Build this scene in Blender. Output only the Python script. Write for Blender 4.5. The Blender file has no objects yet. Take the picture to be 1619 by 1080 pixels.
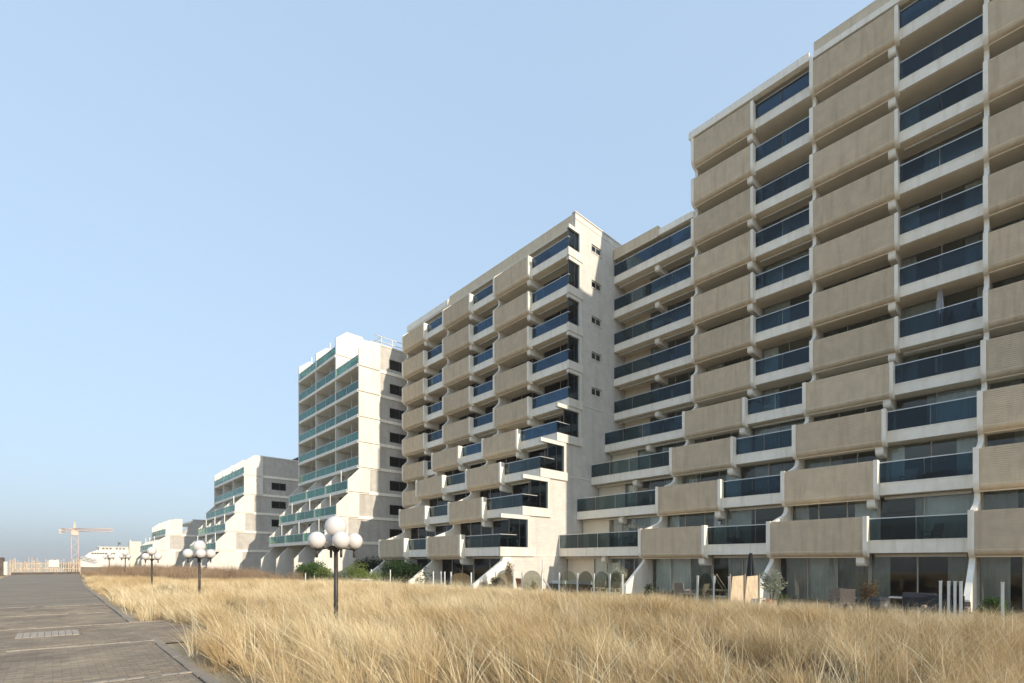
import bpy, math, random
from mathutils import Vector, Matrix
R = math.radians
S = bpy.context.scene
# ------------------------------------------------------------------ camera
EYE = 1.7
cd = bpy.data.cameras.new('camera'); cam = bpy.data.objects.new('camera', cd)
S.collection.objects.link(cam); S.camera = cam
cam.location = (0, 0, EYE); cam.rotation_euler = (R(90), 0, -R(42.77))
cd.sensor_width = 36; cd.lens = 784.9 / 1619 * 36; cd.shift_y = 348.2 / 1619
cd.clip_start = .05; cd.clip_end = 9000
# ------------------------------------------------------------------ sky and sun
SUN_AZ, SUN_EL = 5.0, 18.8          # degrees east of the line that runs behind the camera; height
W = bpy.data.worlds.new('World'); S.world = W; W.use_nodes = True
wn = W.node_tree.nodes; wl = W.node_tree.links
bg = wn['Background']; sky = wn.new('ShaderNodeTexSky'); sky.sky_type = 'NISHITA'
sky.sun_disc = False; sky.sun_elevation = R(SUN_EL); sky.sun_rotation = R(180 - SUN_AZ)
sky.altitude = 0; sky.air_density = 1.0; sky.dust_density = 4.5; sky.ozone_density = 1.5
# hazy winter light: the clear-air sky is evened out and slightly tinted as one whole, in every direction alike
gm = wn.new('ShaderNodeGamma'); gm.inputs[1].default_value = .22; wl.new(sky.outputs[0], gm.inputs[0])
hs = wn.new('ShaderNodeHueSaturation'); hs.inputs['Saturation'].default_value = 1.25; wl.new(gm.outputs[0], hs.inputs['Color'])
tn = wn.new('ShaderNodeMix'); tn.data_type = 'RGBA'; tn.blend_type = 'MULTIPLY'; tn.inputs[0].default_value = 1
wl.new(hs.outputs[0], tn.inputs[6]); tn.inputs[7].default_value = (1.31, 1.58, 1.86, 1); tn.clamp_result = False
wl.new(tn.outputs[2], bg.inputs[0]); bg.inputs[1].default_value = .15
sl = bpy.data.lights.new('sun', 'SUN'); sl.energy = 1.85; sl.angle = R(.5); sl.color = (1, .88, .71)
so = bpy.data.objects.new('sun', sl); S.collection.objects.link(so); so.location = (10, -40, 60)
sd = Vector((math.sin(R(SUN_AZ)) * math.cos(R(SUN_EL)), -math.cos(R(SUN_AZ)) * math.cos(R(SUN_EL)), math.sin(R(SUN_EL))))
so.rotation_euler = sd.to_track_quat('Z', 'Y').to_euler()
S.view_settings.view_transform = 'Standard'; S.view_settings.look = 'None'
S.view_settings.exposure = 1.45; S.view_settings.gamma = 1; S.view_settings.use_curve_mapping = False
S.cycles.use_denoising = True; S.cycles.max_bounces = 8; S.cycles.transparent_max_bounces = 24
S.cycles.diffuse_bounces = 5; S.cycles.glossy_bounces = 3; S.cycles.caustics_reflective = False
S.cycles.caustics_refractive = False
# ------------------------------------------------------------------ materials
def newmat(name):
    m = bpy.data.materials.new(name); m.use_nodes = True
    n = m.node_tree.nodes; n.clear(); out = n.new('ShaderNodeOutputMaterial')
    return m, n, m.node_tree.links, out
def mat(name, col, rough=.8, var=.0, scale=3., bump=0., bscale=40., dirt=None, dscale=1.5, metal=0, spec=.4, stretch=None, courses=0, orand=0):
    m, n, l, out = newmat(name)
    p = n.new('ShaderNodeBsdfPrincipled'); l.new(p.outputs[0], out.inputs[0])
    p.inputs['Roughness'].default_value = rough; p.inputs['Metallic'].default_value = metal
    p.inputs['Specular IOR Level'].default_value = spec
    p.inputs['Base Color'].default_value = (*col, 1)
    g = n.new('ShaderNodeNewGeometry'); pos = g.outputs['Position']
    if stretch:
        mp = n.new('ShaderNodeMapping'); mp.inputs['Scale'].default_value = stretch; l.new(pos, mp.inputs[0]); pos = mp.outputs[0]
    src = None
    if var > 0:
        t = n.new('ShaderNodeTexNoise'); t.inputs['Scale'].default_value = scale; t.inputs['Detail'].default_value = 6
        l.new(pos, t.inputs['Vector'])
        r = n.new('ShaderNodeValToRGB'); e = r.color_ramp.elements
        e[0].position = .3; e[1].position = .7
        e[0].color = (*[c * (1 - var) for c in col], 1); e[1].color = (*[min(1, c * (1 + var)) for c in col], 1)
        l.new(t.outputs[0], r.inputs[0]); src = r.outputs[0]
        if dirt:
            t2 = n.new('ShaderNodeTexNoise'); t2.inputs['Scale'].default_value = dscale; t2.inputs['Detail'].default_value = 8
            mp2 = n.new('ShaderNodeMapping'); mp2.inputs['Scale'].default_value = (3.2, 3.2, .35); l.new(g.outputs['Position'], mp2.inputs[0])
            l.new(mp2.outputs[0], t2.inputs['Vector'])
            r2 = n.new('ShaderNodeValToRGB'); r2.color_ramp.elements[0].position = .5; r2.color_ramp.elements[1].position = .75
            l.new(t2.outputs[0], r2.inputs[0])
            mx = n.new('ShaderNodeMix'); mx.data_type = 'RGBA'; l.new(r2.outputs[0], mx.inputs[0]); l.new(src, mx.inputs[6]); mx.inputs[7].default_value = (*dirt, 1)
            src = mx.outputs[2]
        if orand:            # every piece a little lighter or darker than its neighbours
            oi = n.new('ShaderNodeObjectInfo'); mr = n.new('ShaderNodeMapRange'); mr.inputs[3].default_value = 1 - orand; mr.inputs[4].default_value = 1 + orand
            l.new(oi.outputs['Random'], mr.inputs[0]); mq = n.new('ShaderNodeVectorMath'); mq.operation = 'SCALE'
            l.new(src, mq.inputs[0]); l.new(mr.outputs[0], mq.inputs['Scale']); src = mq.outputs[0]
        l.new(src, p.inputs['Base Color'])
    if bump > 0 or courses:
        t3 = n.new('ShaderNodeTexNoise'); t3.inputs['Scale'].default_value = bscale; t3.inputs['Detail'].default_value = 4
        l.new(g.outputs['Position'], t3.inputs['Vector'])
        b = n.new('ShaderNodeBump'); b.inputs['Strength'].default_value = bump; b.inputs['Distance'].default_value = .02
        l.new(t3.outputs[0], b.inputs['Height']); last = b
        if courses:
            br = n.new('ShaderNodeTexBrick'); br.inputs['Scale'].default_value = 1
            br.inputs['Brick Width'].default_value = .3; br.inputs['Row Height'].default_value = courses; br.inputs['Mortar Size'].default_value = .012
            br.inputs['Color1'].default_value = (1, 1, 1, 1); br.inputs['Color2'].default_value = (.86, .86, .86, 1); br.inputs['Mortar'].default_value = (.6, .6, .6, 1)
            sp = n.new('ShaderNodeSeparateXYZ'); l.new(g.outputs['Position'], sp.inputs[0])
            ad = n.new('ShaderNodeMath'); ad.operation = 'ADD'; l.new(sp.outputs[0], ad.inputs[0]); l.new(sp.outputs[1], ad.inputs[1])
            cb = n.new('ShaderNodeCombineXYZ'); l.new(ad.outputs[0], cb.inputs[0]); l.new(sp.outputs[2], cb.inputs[1])
            l.new(cb.outputs[0], br.inputs['Vector'])
            b2 = n.new('ShaderNodeBump'); b2.inputs['Strength'].default_value = .5; b2.inputs['Distance'].default_value = .02
            l.new(br.outputs['Color'], b2.inputs['Height']); l.new(b.outputs[0], b2.inputs['Normal']); last = b2
            if src:
                mm = n.new('ShaderNodeMix'); mm.data_type = 'RGBA'; mm.blend_type = 'MULTIPLY'; mm.inputs[0].default_value = .75
                l.new(src, mm.inputs[6]); l.new(br.outputs['Color'], mm.inputs[7]); l.new(mm.outputs[2], p.inputs['Base Color'])
        l.new(last.outputs[0], p.inputs['Normal'])
    return m
def glassmat(name, tint, refl=1.0, base=.04, rough=.0, boost=1.0):
    m, n, l, out = newmat(name)
    tr = n.new('ShaderNodeBsdfTransparent'); tr.inputs[0].default_value = (*tint, 1)
    gl = n.new('ShaderNodeBsdfGlossy'); gl.inputs['Roughness'].default_value = rough; gl.inputs['Color'].default_value = (*refl, 1) if isinstance(refl, tuple) else (refl, refl, refl, 1)
    oi = n.new('ShaderNodeObjectInfo'); mr = n.new('ShaderNodeMapRange'); mr.inputs[3].default_value = .8; mr.inputs[4].default_value = 1.12
    l.new(oi.outputs['Random'], mr.inputs[0]); mq = n.new('ShaderNodeVectorMath'); mq.operation = 'SCALE'; mq.inputs[0].default_value = tint
    l.new(mr.outputs[0], mq.inputs['Scale']); l.new(mq.outputs[0], tr.inputs[0])
    fr = n.new('ShaderNodeFresnel'); fr.inputs[0].default_value = 1.5
    ma = n.new('ShaderNodeMath'); ma.operation = 'MULTIPLY_ADD'; ma.inputs[1].default_value = boost; ma.inputs[2].default_value = base; ma.use_clamp = True
    l.new(fr.outputs[0], ma.inputs[0])
    mx = n.new('ShaderNodeMixShader'); l.new(ma.outputs[0], mx.inputs[0]); l.new(tr.outputs[0], mx.inputs[1]); l.new(gl.outputs[0], mx.inputs[2])
    l.new(mx.outputs[0], out.inputs[0]); return m
def leafmat(name, c0, c1, trans=.35, rough=.6, c2=None, wscale=None):
    m, n, l, out = newmat(name)
    oi = n.new('ShaderNodeObjectInfo'); g = n.new('ShaderNodeNewGeometry')
    ad = n.new('ShaderNodeMath'); ad.operation = 'ADD'
    ad.operation = 'MULTIPLY_ADD'; ad.inputs[1].default_value = 1.2; l.new(oi.outputs['Random'], ad.inputs[0]); l.new(g.outputs['Random Per Island'], ad.inputs[2])
    ml = n.new('ShaderNodeMath'); ml.operation = 'MULTIPLY'; ml.inputs[1].default_value = .4545; l.new(ad.outputs[0], ml.inputs[0])
    r = n.new('ShaderNodeValToRGB'); r.color_ramp.elements[0].color = (*c0, 1); r.color_ramp.elements[1].color = (*c1, 1)
    r.color_ramp.elements[0].position = .2; r.color_ramp.elements[1].position = .8
    if c2:
        e = r.color_ramp.elements.new(.1); e.color = (*c2, 1)
    l.new(ml.outputs[0], r.inputs[0]); src = r.outputs[0]
    if wscale:
        t = n.new('ShaderNodeTexNoise'); t.inputs['Scale'].default_value = wscale; t.inputs['Detail'].default_value = 3; l.new(g.outputs['Position'], t.inputs['Vector'])
        rr = n.new('ShaderNodeValToRGB'); rr.color_ramp.elements[0].position = .35; rr.color_ramp.elements[1].position = .65
        rr.color_ramp.elements[0].color = (.66, .56, .43, 1); rr.color_ramp.elements[1].color = (1, 1, 1, 1); l.new(t.outputs[0], rr.inputs[0])
        mm = n.new('ShaderNodeMix'); mm.data_type = 'RGBA'; mm.blend_type = 'MULTIPLY'; mm.inputs[0].default_value = 1
        l.new(src, mm.inputs[6]); l.new(rr.outputs[0], mm.inputs[7]); src = mm.outputs[2]
    d = n.new('ShaderNodeBsdfDiffuse'); d.inputs[1].default_value = rough; t2 = n.new('ShaderNodeBsdfTranslucent')
    l.new(src, d.inputs[0]); l.new(src, t2.inputs[0])
    mx = n.new('ShaderNodeMixShader'); mx.inputs[0].default_value = trans
    l.new(d.outputs[0], mx.inputs[1]); l.new(t2.outputs[0], mx.inputs[2]); l.new(mx.outputs[0], out.inputs[0]); return m
M = {}
M['white'] = mat('white_concrete', (.90, .84, .73), .75, .05, 2.5, .25, 60, dirt=(.78, .70, .57), dscale=1.2, orand=.03)
M['soffit'] = mat('soffit_plaster', (.84, .74, .58), .85, .06, 1.2, .15, 50)
M['brick'] = mat('tan_brick', (.67, .56, .41), .85, .08, 2.2, .35, 90, dirt=(.56, .45, .32), dscale=1.3, orand=.07)
M['endwall'] = mat('white_brick_wall', (.68, .65, .60), .8, .07, 1.6, .35, 40, dirt=(.58, .54, .47), dscale=.5, courses=.1)
M['greywall'] = mat('pale_brick_wall', (.56, .525, .475), .8, .09, 1.6, .35, 40, dirt=(.46, .43, .38), dscale=.5, courses=.1)
M['whitepaint'] = mat('white_paint', (.69, .655, .59), .6, .05, 2, .15, 40, dirt=(.58, .54, .46), dscale=.7)
M['frame'] = mat('window_frame_grey', (.42, .38, .32), .5, .1, 4)
M['framew'] = mat('window_frame_cream', (.62, .58, .50), .5, .06, 4)
M['framed'] = mat('window_frame_dark', (.045, .045, .05), .4)
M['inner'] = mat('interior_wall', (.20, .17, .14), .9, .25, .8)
M['curtain'] = mat('curtain_cloth', (.86, .82, .73), .9, .08, 1.5, orand=.16)
M['curtaing'] = mat('blind_cloth', (.55, .56, .52), .9, .08, 1.5, orand=.3)
M['glass'] = glassmat('balustrade_glass', (.36, .47, .54), (.68, .77, .86), .0, .0, .55)
M['glassdk'] = glassmat('balustrade_glass_smoked', (.42, .50, .52), .7, .0, .0, .55)
M['teal'] = glassmat('balustrade_glass_teal', (.60, .86, .79), (.68, .85, .80), .0, .02, .9)
M['pane'] = glassmat('window_glass', (.88, .91, .90), .80, .0, .0, 1.0)
M['clear'] = glassmat('windscreen_glass', (.66, .71, .69), .45, .0, .0, .5)
M['rail'] = mat('rail_metal', (.68, .68, .66), .35, metal=.4)
M['dark'] = mat('dark_metal', (.07, .065, .06), .5, .15, 8)
M['pole'] = mat('lamp_pole_metal', (.045, .04, .034), .5, .2, 6)
M['globe'] = mat('globe_opal', (.66, .62, .60), .25, .02, 3, spec=.5)
M['post'] = mat('post_white', (.70, .70, .67), .5, .06, 6)
M['wood'] = mat('weathered_wood', (.40, .30, .20), .8, .2, 6, stretch=(1, 1, 6))
M['picket'] = mat('picket_wood', (.50, .40, .31), .8, .3, 4)
M['canvas'] = mat('grey_canvas', (.42, .43, .44), .9, .1, 5)
M['blackc'] = mat('black_canvas', (.03, .032, .035), .8, .1, 5)
M['cushion'] = mat('white_cushion', (.74, .72, .67), .9, .05, 5)
M['rattan'] = mat('grey_rattan', (.28, .23, .19), .8, .3, 30)
M['straw'] = mat('straw_matting', (.68, .53, .36), .9, .18, 12, stretch=(1, 1, .3))
M['terra'] = mat('terracotta', (.42, .2, .12), .8, .15, 6)
M['greyfence'] = mat('dark_container', (.10, .075, .06), .7, .4, 2)
M['crane'] = mat('hazed_crane_paint', (.66, .47, .37), .6, .05, 3)  # fading by distance haze is painted into this pale colour
M['stone'] = mat('kerb_concrete', (.33, .265, .20), .9, .15, 5, .4, 60)
M['palestone'] = mat('pale_paver', (.43, .36, .285), .9, .12, 7, .3, 60)
M['slab'] = mat('terrace_slab', (.46, .42, .36), .9, .12, 1.3, .3, 30)
M['dirtm'] = mat('cream_trim', (.70, .62, .49), .7, .05, 3)
M['leafg'] = leafmat('leaf_green', (.035, .075, .02), (.10, .16, .045), .3)
M['leafd'] = leafmat('leaf_dark', (.018, .035, .014), (.05, .085, .03), .25)
M['leafy'] = leafmat('leaf_yellow_green', (.12, .17, .04), (.24, .28, .09), .35)
M['leafs'] = leafmat('leaf_silver', (.22, .25, .17), (.42, .43, .32), .3)
M['leafb'] = leafmat('leaf_rust', (.12, .075, .035), (.25, .17, .08), .3)
M['twig'] = leafmat('twig_red_brown', (.20, .135, .09), (.46, .34, .23), .05)
M['grass'] = leafmat('dry_grass', (.62, .49, .28), (.97, .84, .58), .22, c2=(.38, .27, .14), wscale=.35)
M['stalk'] = leafmat('pale_stalk', (.80, .68, .44), (1.0, .93, .72), .15)
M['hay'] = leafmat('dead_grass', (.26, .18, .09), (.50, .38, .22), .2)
M['bark'] = mat('bark', (.16, .12, .09), .9, .2, 10)
# ------------------------------------------------------------------ mesh helpers
class MB:
    def __init__(s): s.v = []; s.f = []; s.smooth = set()
    def box(s, x0, x1, y0, y1, z0, z1):
        b = len(s.v); s.v += [(x0, y0, z0), (x1, y0, z0), (x1, y1, z0), (x0, y1, z0), (x0, y0, z1), (x1, y0, z1), (x1, y1, z1), (x0, y1, z1)]
        s.f += [tuple(b + i for i in q) for q in ((0, 3, 2, 1), (4, 5, 6, 7), (0, 1, 5, 4), (1, 2, 6, 5), (2, 3, 7, 6), (3, 0, 4, 7))]; return s
    def prism(s, prof, y0, y1, ax='y'):
        b = len(s.v); n = len(prof)
        for yy in (y0, y1):
            for (a, c) in prof:
                s.v.append((a, yy, c) if ax == 'y' else ((yy, a, c) if ax == 'x' else (a, c, yy)))
        s.f.append(tuple(b + i for i in range(n))); s.f.append(tuple(b + n + i for i in reversed(range(n))))
        for i in range(n):
            j = (i + 1) % n; s.f.append((b + j, b + i, b + n + i, b + n + j))
        return s
    def tube(s, p0, p1, r0, r1=None, n=8, cap=True):
        r1 = r0 if r1 is None else r1; p0 = Vector(p0); p1 = Vector(p1); d = (p1 - p0).normalized()
        a = d.orthogonal().normalized(); c = d.cross(a); b = len(s.v)
        for p, r in ((p0, r0), (p1, r1)):
            for i in range(n):
                t = 2 * math.pi * i / n; s.v.append(tuple(p + (a * math.cos(t) + c * math.sin(t)) * r))
        for i in range(n):
            j = (i + 1) % n; s.smooth.add(len(s.f)); s.f.append((b + i, b + j, b + n + j, b + n + i))
        if cap: s.f.append(tuple(b + i for i in reversed(range(n)))); s.f.append(tuple(b + n + i for i in range(n)))
        return s
    def lathe(s, prof, n=20, c=(0, 0, 0)):
        b = len(s.v); m = len(prof)
        for i in range(n):
            t = 2 * math.pi * i / n
            for r, z in prof: s.v.append((c[0] + r * math.cos(t), c[1] + r * math.sin(t), c[2] + z))
        for i in range(n):
            for k in range(m - 1):
                j = (i + 1) % n; s.smooth.add(len(s.f)); s.f.append((b + i * m + k, b + j * m + k, b + j * m + k + 1, b + i * m + k + 1))
        return s
    def quad(s, a, b_, c, d):
        b = len(s.v); s.v += [tuple(a), tuple(b_), tuple(c), tuple(d)]; s.f.append((b, b + 1, b + 2, b + 3)); return s
    def mesh(s, name):
        me = bpy.data.meshes.new(name); me.from_pydata(s.v, [], s.f); me.validate()
        if s.smooth:
            me.polygons.foreach_set('use_smooth', [i in s.smooth for i in range(len(me.polygons))])
        me.update(); return me
LOC = {}; CACHE = {}
def link(o): S.collection.objects.link(o)
def tag(o, label=None, cat=None, group=None, kind=None):
    if label: o['label'] = label
    if cat: o['category'] = cat
    if group: o['group'] = group
    if kind: o['kind'] = kind
    return o
def thing(name, label, cat, loc=(0, 0, 0), rz=0, group=None):
    o = bpy.data.objects.new(name, None); link(o); o.empty_display_size = .3
    o.location = loc; o.rotation_euler = (0, 0, rz); LOC[o] = Vector((0, 0, 0)); return tag(o, label, cat, group)
def mesh_of(name, key, fn, m):
    if key is not None and key in CACHE: return CACHE[key]
    mb = fn if isinstance(fn, MB) else fn(); me = mb.mesh(name); me.materials.append(M[m])
    if key is not None: CACHE[key] = me
    return me
def part(name, fn, m, parent, loc=(0, 0, 0), key=None, rot=None, kind=None):
    """a part of a thing; loc is measured from the thing's own base"""
    me = mesh_of(name, None if key is None else (key, m), fn, m)
    o = bpy.data.objects.new(name, me); link(o); o.parent = parent; LOC[o] = Vector(loc)
    o.location = LOC[o] - LOC[parent]
    if rot: o.rotation_euler = rot
    if kind: o['kind'] = kind
    return o
def solo(name, fn, m, label, cat, loc=(0, 0, 0), rz=0, group=None, kind=None):
    me = mesh_of(name, None, fn, m); o = bpy.data.objects.new(name, me); link(o); o.location = loc; o.rotation_euler = (0, 0, rz)
    LOC[o] = Vector((0, 0, 0))
    return tag(o, label, cat, group, kind)
def dup(root, loc, rz=None, label=None, group=None):
    r = root.copy(); link(r); r.location = loc; LOC[r] = Vector((0, 0, 0))
    if rz is not None: r.rotation_euler = (0, 0, rz)
    if label: r['label'] = label
    if group: r['group'] = group
    for ch in list(root.children):
        c = ch.copy(); link(c); c.parent = r
        for g in list(ch.children):
            d = g.copy(); link(d); d.parent = c
    return r
rnd = random.Random(7)
# ------------------------------------------------------------------ ground
GROUND = -.38      # terraces lie a little lower than the path
def smooth(a, b, x):
    t = max(0, min(1, (x - a) / (b - a))); return t * t * (3 - 2 * t)
def gz(x, y):
    h = .05 * math.sin(x * .55 + 1.3) * math.sin(y * .31) + .06 * math.sin(x * .21 + y * .17)
    k = smooth(1.7, 4.5, x) * (1 - smooth(17, 21, x))
    low = smooth(12, 21, x) * .25 + smooth(1.7, 12, x) * smooth(28, 50, y) * .25
    side = smooth(-2, -9, x) * .25 * math.sin(x * .3)
    sea = smooth(-40, -75, x) * 7
    return -.03 + h * k - low + side - sea
def ground():
    xs = [-2500, -1500, -500, -200, -120] + [-90 + 6 * i for i in range(14)] + [-8 + i for i in range(9)] + [1 + .6 * i for i in range(36)] + [23 + 4 * i for i in range(10)] + [70, 120, 250, 600, 1500, 2500]
    ys = [-1500, -500, -150, -60, -30, -15] + [-8 + .8 * i for i in range(60)] + [41 + 2 * i for i in range(30)] + [105 + 10 * i for i in range(12)] + [260, 400, 800, 1600, 2500]
    mb = MB(); nx = len(xs)
    for y in ys:
        for x in xs: mb.v.append((x, y, gz(x, y)))
    for j in range(len(ys) - 1):
        for i in range(nx - 1):
            mb.smooth.add(len(mb.f)); a = j * nx + i; mb.f.append((a, a + 1, a + nx + 1, a + nx))
    return mb
M['ground'] = mat('dune_sand', (.58, .47, .32), .95, .12, 2., .6, 25, dirt=(.50, .39, .24), dscale=.4)
def litter():
    m = M['ground']; n = m.node_tree.nodes; l = m.node_tree.links; p = n['Principled BSDF']
    old = p.inputs['Base Color'].links[0].from_socket
    g_ = n.new('ShaderNodeNewGeometry'); sp = n.new('ShaderNodeSeparateXYZ'); l.new(g_.outputs['Position'], sp.inputs[0])
    mr = n.new('ShaderNodeMapRange'); mr.inputs[1].default_value = 1.5; mr.inputs[2].default_value = 2.0; l.new(sp.outputs[0], mr.inputs[0])
    t = n.new('ShaderNodeTexNoise'); t.inputs['Scale'].default_value = 30; t.inputs['Detail'].default_value = 8; l.new(g_.outputs['Position'], t.inputs['Vector'])
    r = n.new('ShaderNodeValToRGB'); r.color_ramp.elements[0].color = (.16, .11, .06, 1); r.color_ramp.elements[1].color = (.46, .35, .20, 1); r.color_ramp.elements[0].position = .35; r.color_ramp.elements[1].position = .7
    l.new(t.outputs[0], r.inputs[0])
    mx = n.new('ShaderNodeMix'); mx.data_type = 'RGBA'; l.new(mr.outputs[0], mx.inputs[0]); l.new(old, mx.inputs[6]); l.new(r.outputs[0], mx.inputs[7]); l.new(mx.outputs[2], p.inputs['Base Color'])
litter()
g = solo('ground', ground, 'ground', 'sandy dune ground under the dry grass', None, kind='structure')
M['sea'] = mat('sea_water', (.03, .06, .08), .12, .1, .2, .4, .8)
solo('sea', MB().box(-2500, -75, -1500, 2500, -6.4, -6.2), 'sea', 'flat sea beyond the dunes', None, kind='structure')
# ------------------------------------------------------------------ path
def paver_material():
    m, n, l, out = newmat('path_pavers')
    p = n.new('ShaderNodeBsdfPrincipled'); l.new(p.outputs[0], out.inputs[0]); p.inputs['Roughness'].default_value = .9
    g = n.new('ShaderNodeNewGeometry')
    r = n.new('ShaderNodeValToRGB'); e = r.color_ramp.elements; e[0].color = (.235, .19, .145, 1); e[1].color = (.31, .26, .20, 1)
    e2 = e.new(.5); e2.color = (.265, .215, .165, 1)
    l.new(g.outputs['Random Per Island'], r.inputs[0])
    t = n.new('ShaderNodeTexNoise'); t.inputs['Scale'].default_value = .7; t.inputs['Detail'].default_value = 7; l.new(g.outputs['Position'], t.inputs['Vector'])
    rr = n.new('ShaderNodeValToRGB'); rr.color_ramp.elements[0].position = .35; rr.color_ramp.elements[1].position = .7
    rr.color_ramp.elements[0].color = (.74, .70, .66, 1); rr.color_ramp.elements[1].color = (1.22, 1.18, 1.06, 1); l.new(t.outputs[0], rr.inputs[0])
    mm = n.new('ShaderNodeMix'); mm.data_type = 'RGBA'; mm.blend_type = 'MULTIPLY'; mm.inputs[0].default_value = 1
    l.new(r.outputs[0], mm.inputs[6]); l.new(rr.outputs[0], mm.inputs[7]); l.new(mm.outputs[2], p.inputs['Base Color'])
    t3 = n.new('ShaderNodeTexNoise'); t3.inputs['Scale'].default_value = 60; l.new(g.outputs['Position'], t3.inputs['Vector'])
    b = n.new('ShaderNodeBump'); b.inputs['Strength'].default_value = .5; b.inputs['Distance'].default_value = .01; l.new(t3.outputs[0], b.inputs['Height']); l.new(b.outputs[0], p.inputs['Normal'])
    return m
M['paver'] = paver_material()
def paver_far():
    m, n, l, out = newmat('path_pavers_far'); p = n.new('ShaderNodeBsdfPrincipled'); l.new(p.outputs[0], out.inputs[0]); p.inputs['Roughness'].default_value = .9
    g = n.new('ShaderNodeNewGeometry'); br = n.new('ShaderNodeTexBrick'); l.new(g.outputs['Position'], br.inputs['Vector'])
    br.inputs['Scale'].default_value = 1; br.inputs['Brick Width'].default_value = .205; br.inputs['Row Height'].default_value = .105; br.inputs['Mortar Size'].default_value = .004
    br.inputs['Color1'].default_value = (.245, .20, .155, 1); br.inputs['Color2'].default_value = (.30, .25, .195, 1); br.inputs['Mortar'].default_value = (.16, .13, .10, 1)
    t = n.new('ShaderNodeTexNoise'); t.inputs['Scale'].default_value = .8; t.inputs['Detail'].default_value = 9
    mp = n.new('ShaderNodeMapping'); mp.inputs['Scale'].default_value = (.35, 1.6, 1); l.new(g.outputs['Position'], mp.inputs[0]); l.new(mp.outputs[0], t.inputs['Vector'])
    rr = n.new('ShaderNodeValToRGB'); rr.color_ramp.elements[0].position = .3; rr.color_ramp.elements[1].position = .7
    rr.color_ramp.elements[0].color = (.74, .70, .66, 1); rr.color_ramp.elements[1].color = (1.22, 1.18, 1.06, 1); l.new(t.outputs[0], rr.inputs[0])
    mm = n.new('ShaderNodeMix'); mm.data_type = 'RGBA'; mm.blend_type = 'MULTIPLY'; mm.inputs[0].default_value = 1
    l.new(br.outputs['Color'], mm.inputs[6]); l.new(rr.outputs[0], mm.inputs[7]); l.new(mm.outputs[2], p.inputs['Base Color']); return m
M['paverfar'] = paver_far()
def redge(y): return 1.55 if y < 45 else 1.55 + (y - 45) * .024
def path_sheet():
    mb = MB(); ys = [-6 + 2 * i for i in range(53)]
    for a, b in zip(ys[:-1], ys[1:]):
        la, lb = -3.9 - .0 * a, -3.9
        mb.quad((la, a, .0), (redge(a), a, .0), (redge(b), b, .0), (lb, b, .0))
    mb.quad((1.55, 12.6, .0), (4.2, 12.0, .0), (4.2, 16.6, .0), (1.55, 17.2, .0))
    return mb
path = solo('path', path_sheet, 'paverfar', 'brown brick footpath running away along the grass', None, loc=(0, 0, .0), kind='structure')
def pavers():
    mb = MB(); r = random.Random(3); w, h = .205, .105; y = 5.6; row = 0
    while y < 26:
        x = -4.2 + (row % 2) * w / 2
        xe = 1.5 if not (12.7 < y < 17.1) else 4.1 - (y - 12.7) * .0
        while x < xe - .05:
            line = abs(((y + .105 * x - 9.2 + 4.15 * 4) % 4.15)) < .16
            ok = not (-.72 < x < .46 and 15.3 < y + .2 * x < 16.55 and y > 15.25)
            if (x * .734 / max(y, 1) > -1.3) and ok and not line:
                z = .007 + r.uniform(-.0015, .0015); t = [r.uniform(-.0015, .0015) for _ in range(4)]; g_ = .004
                b = len(mb.v); x1 = min(x + w, xe) - g_; y1 = y + h - g_
                mb.v += [(x, y, 0), (x1, y, 0), (x1, y1, 0), (x, y1, 0), (x + .004, y + .004, z + t[0]), (x1 - .004, y + .004, z + t[1]), (x1 - .004, y1 - .004, z + t[2]), (x + .004, y1 - .004, z + t[3])]
                mb.f += [(b + 4, b + 5, b + 6, b + 7), (b, b + 1, b + 5, b + 4), (b + 1, b + 2, b + 6, b + 5), (b + 2, b + 3, b + 7, b + 6), (b + 3, b, b + 4, b + 7)]
            x += w
        y += h; row += 1
    return mb
part('paving_bricks', pavers, 'paver', path, (0, 0, .003), kind='stuff')
def pale_line(seed):
    mb = MB(); r = random.Random(seed); x = -4.1
    while x < 1.45:
        y = -.11 * x; w = r.choice((.2, .2, .21))
        if r.random() > .12: mb.box(x, x + w - .012, y + .005, y + .095, 0, .014 + r.uniform(-.003, .003))
        x += w
    return mb
for i, y in enumerate((9.03, 13.18, 17.33, 21.5, 25.65)):
    part('paver_course', pale_line(i), 'palestone', path, (0, y, .003), kind='stuff')
for i in range(9):
    part('pale_paver', lambda: MB().prism([(.005, .0), (.115, 0), (.115, 1.05), (.005, 1.05)], 0, .014, 'z'), 'palestone', path, (-.62 + i * .12, 15.42 - i * .012, .003), key='palepaver')
for i in range(60):
    y = 3.5 + i * 1.0
    if 12.5 < y < 17.0: continue
    part('kerb_stone', lambda: MB().prism([(0, 0), (.15, 0), (.15, .02), (.135, .03), (.015, .03), (0, .02)], .01, .99), 'stone', path, (redge(y) + .02 + rnd.uniform(-.015, .015), y, -.008 + rnd.uniform(-.009, .007)), key='kerb', rot=(0, 0, rnd.uniform(-.012, .012)))
for i in range(3):
    part('kerb_stone', lambda: MB().box(.01, .97, 0, .12, 0, .03), 'stone', path, (1.6 + i, 17.22 - i * .18, 0), key='kerb2', rot=(0, 0, -.17))
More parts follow.
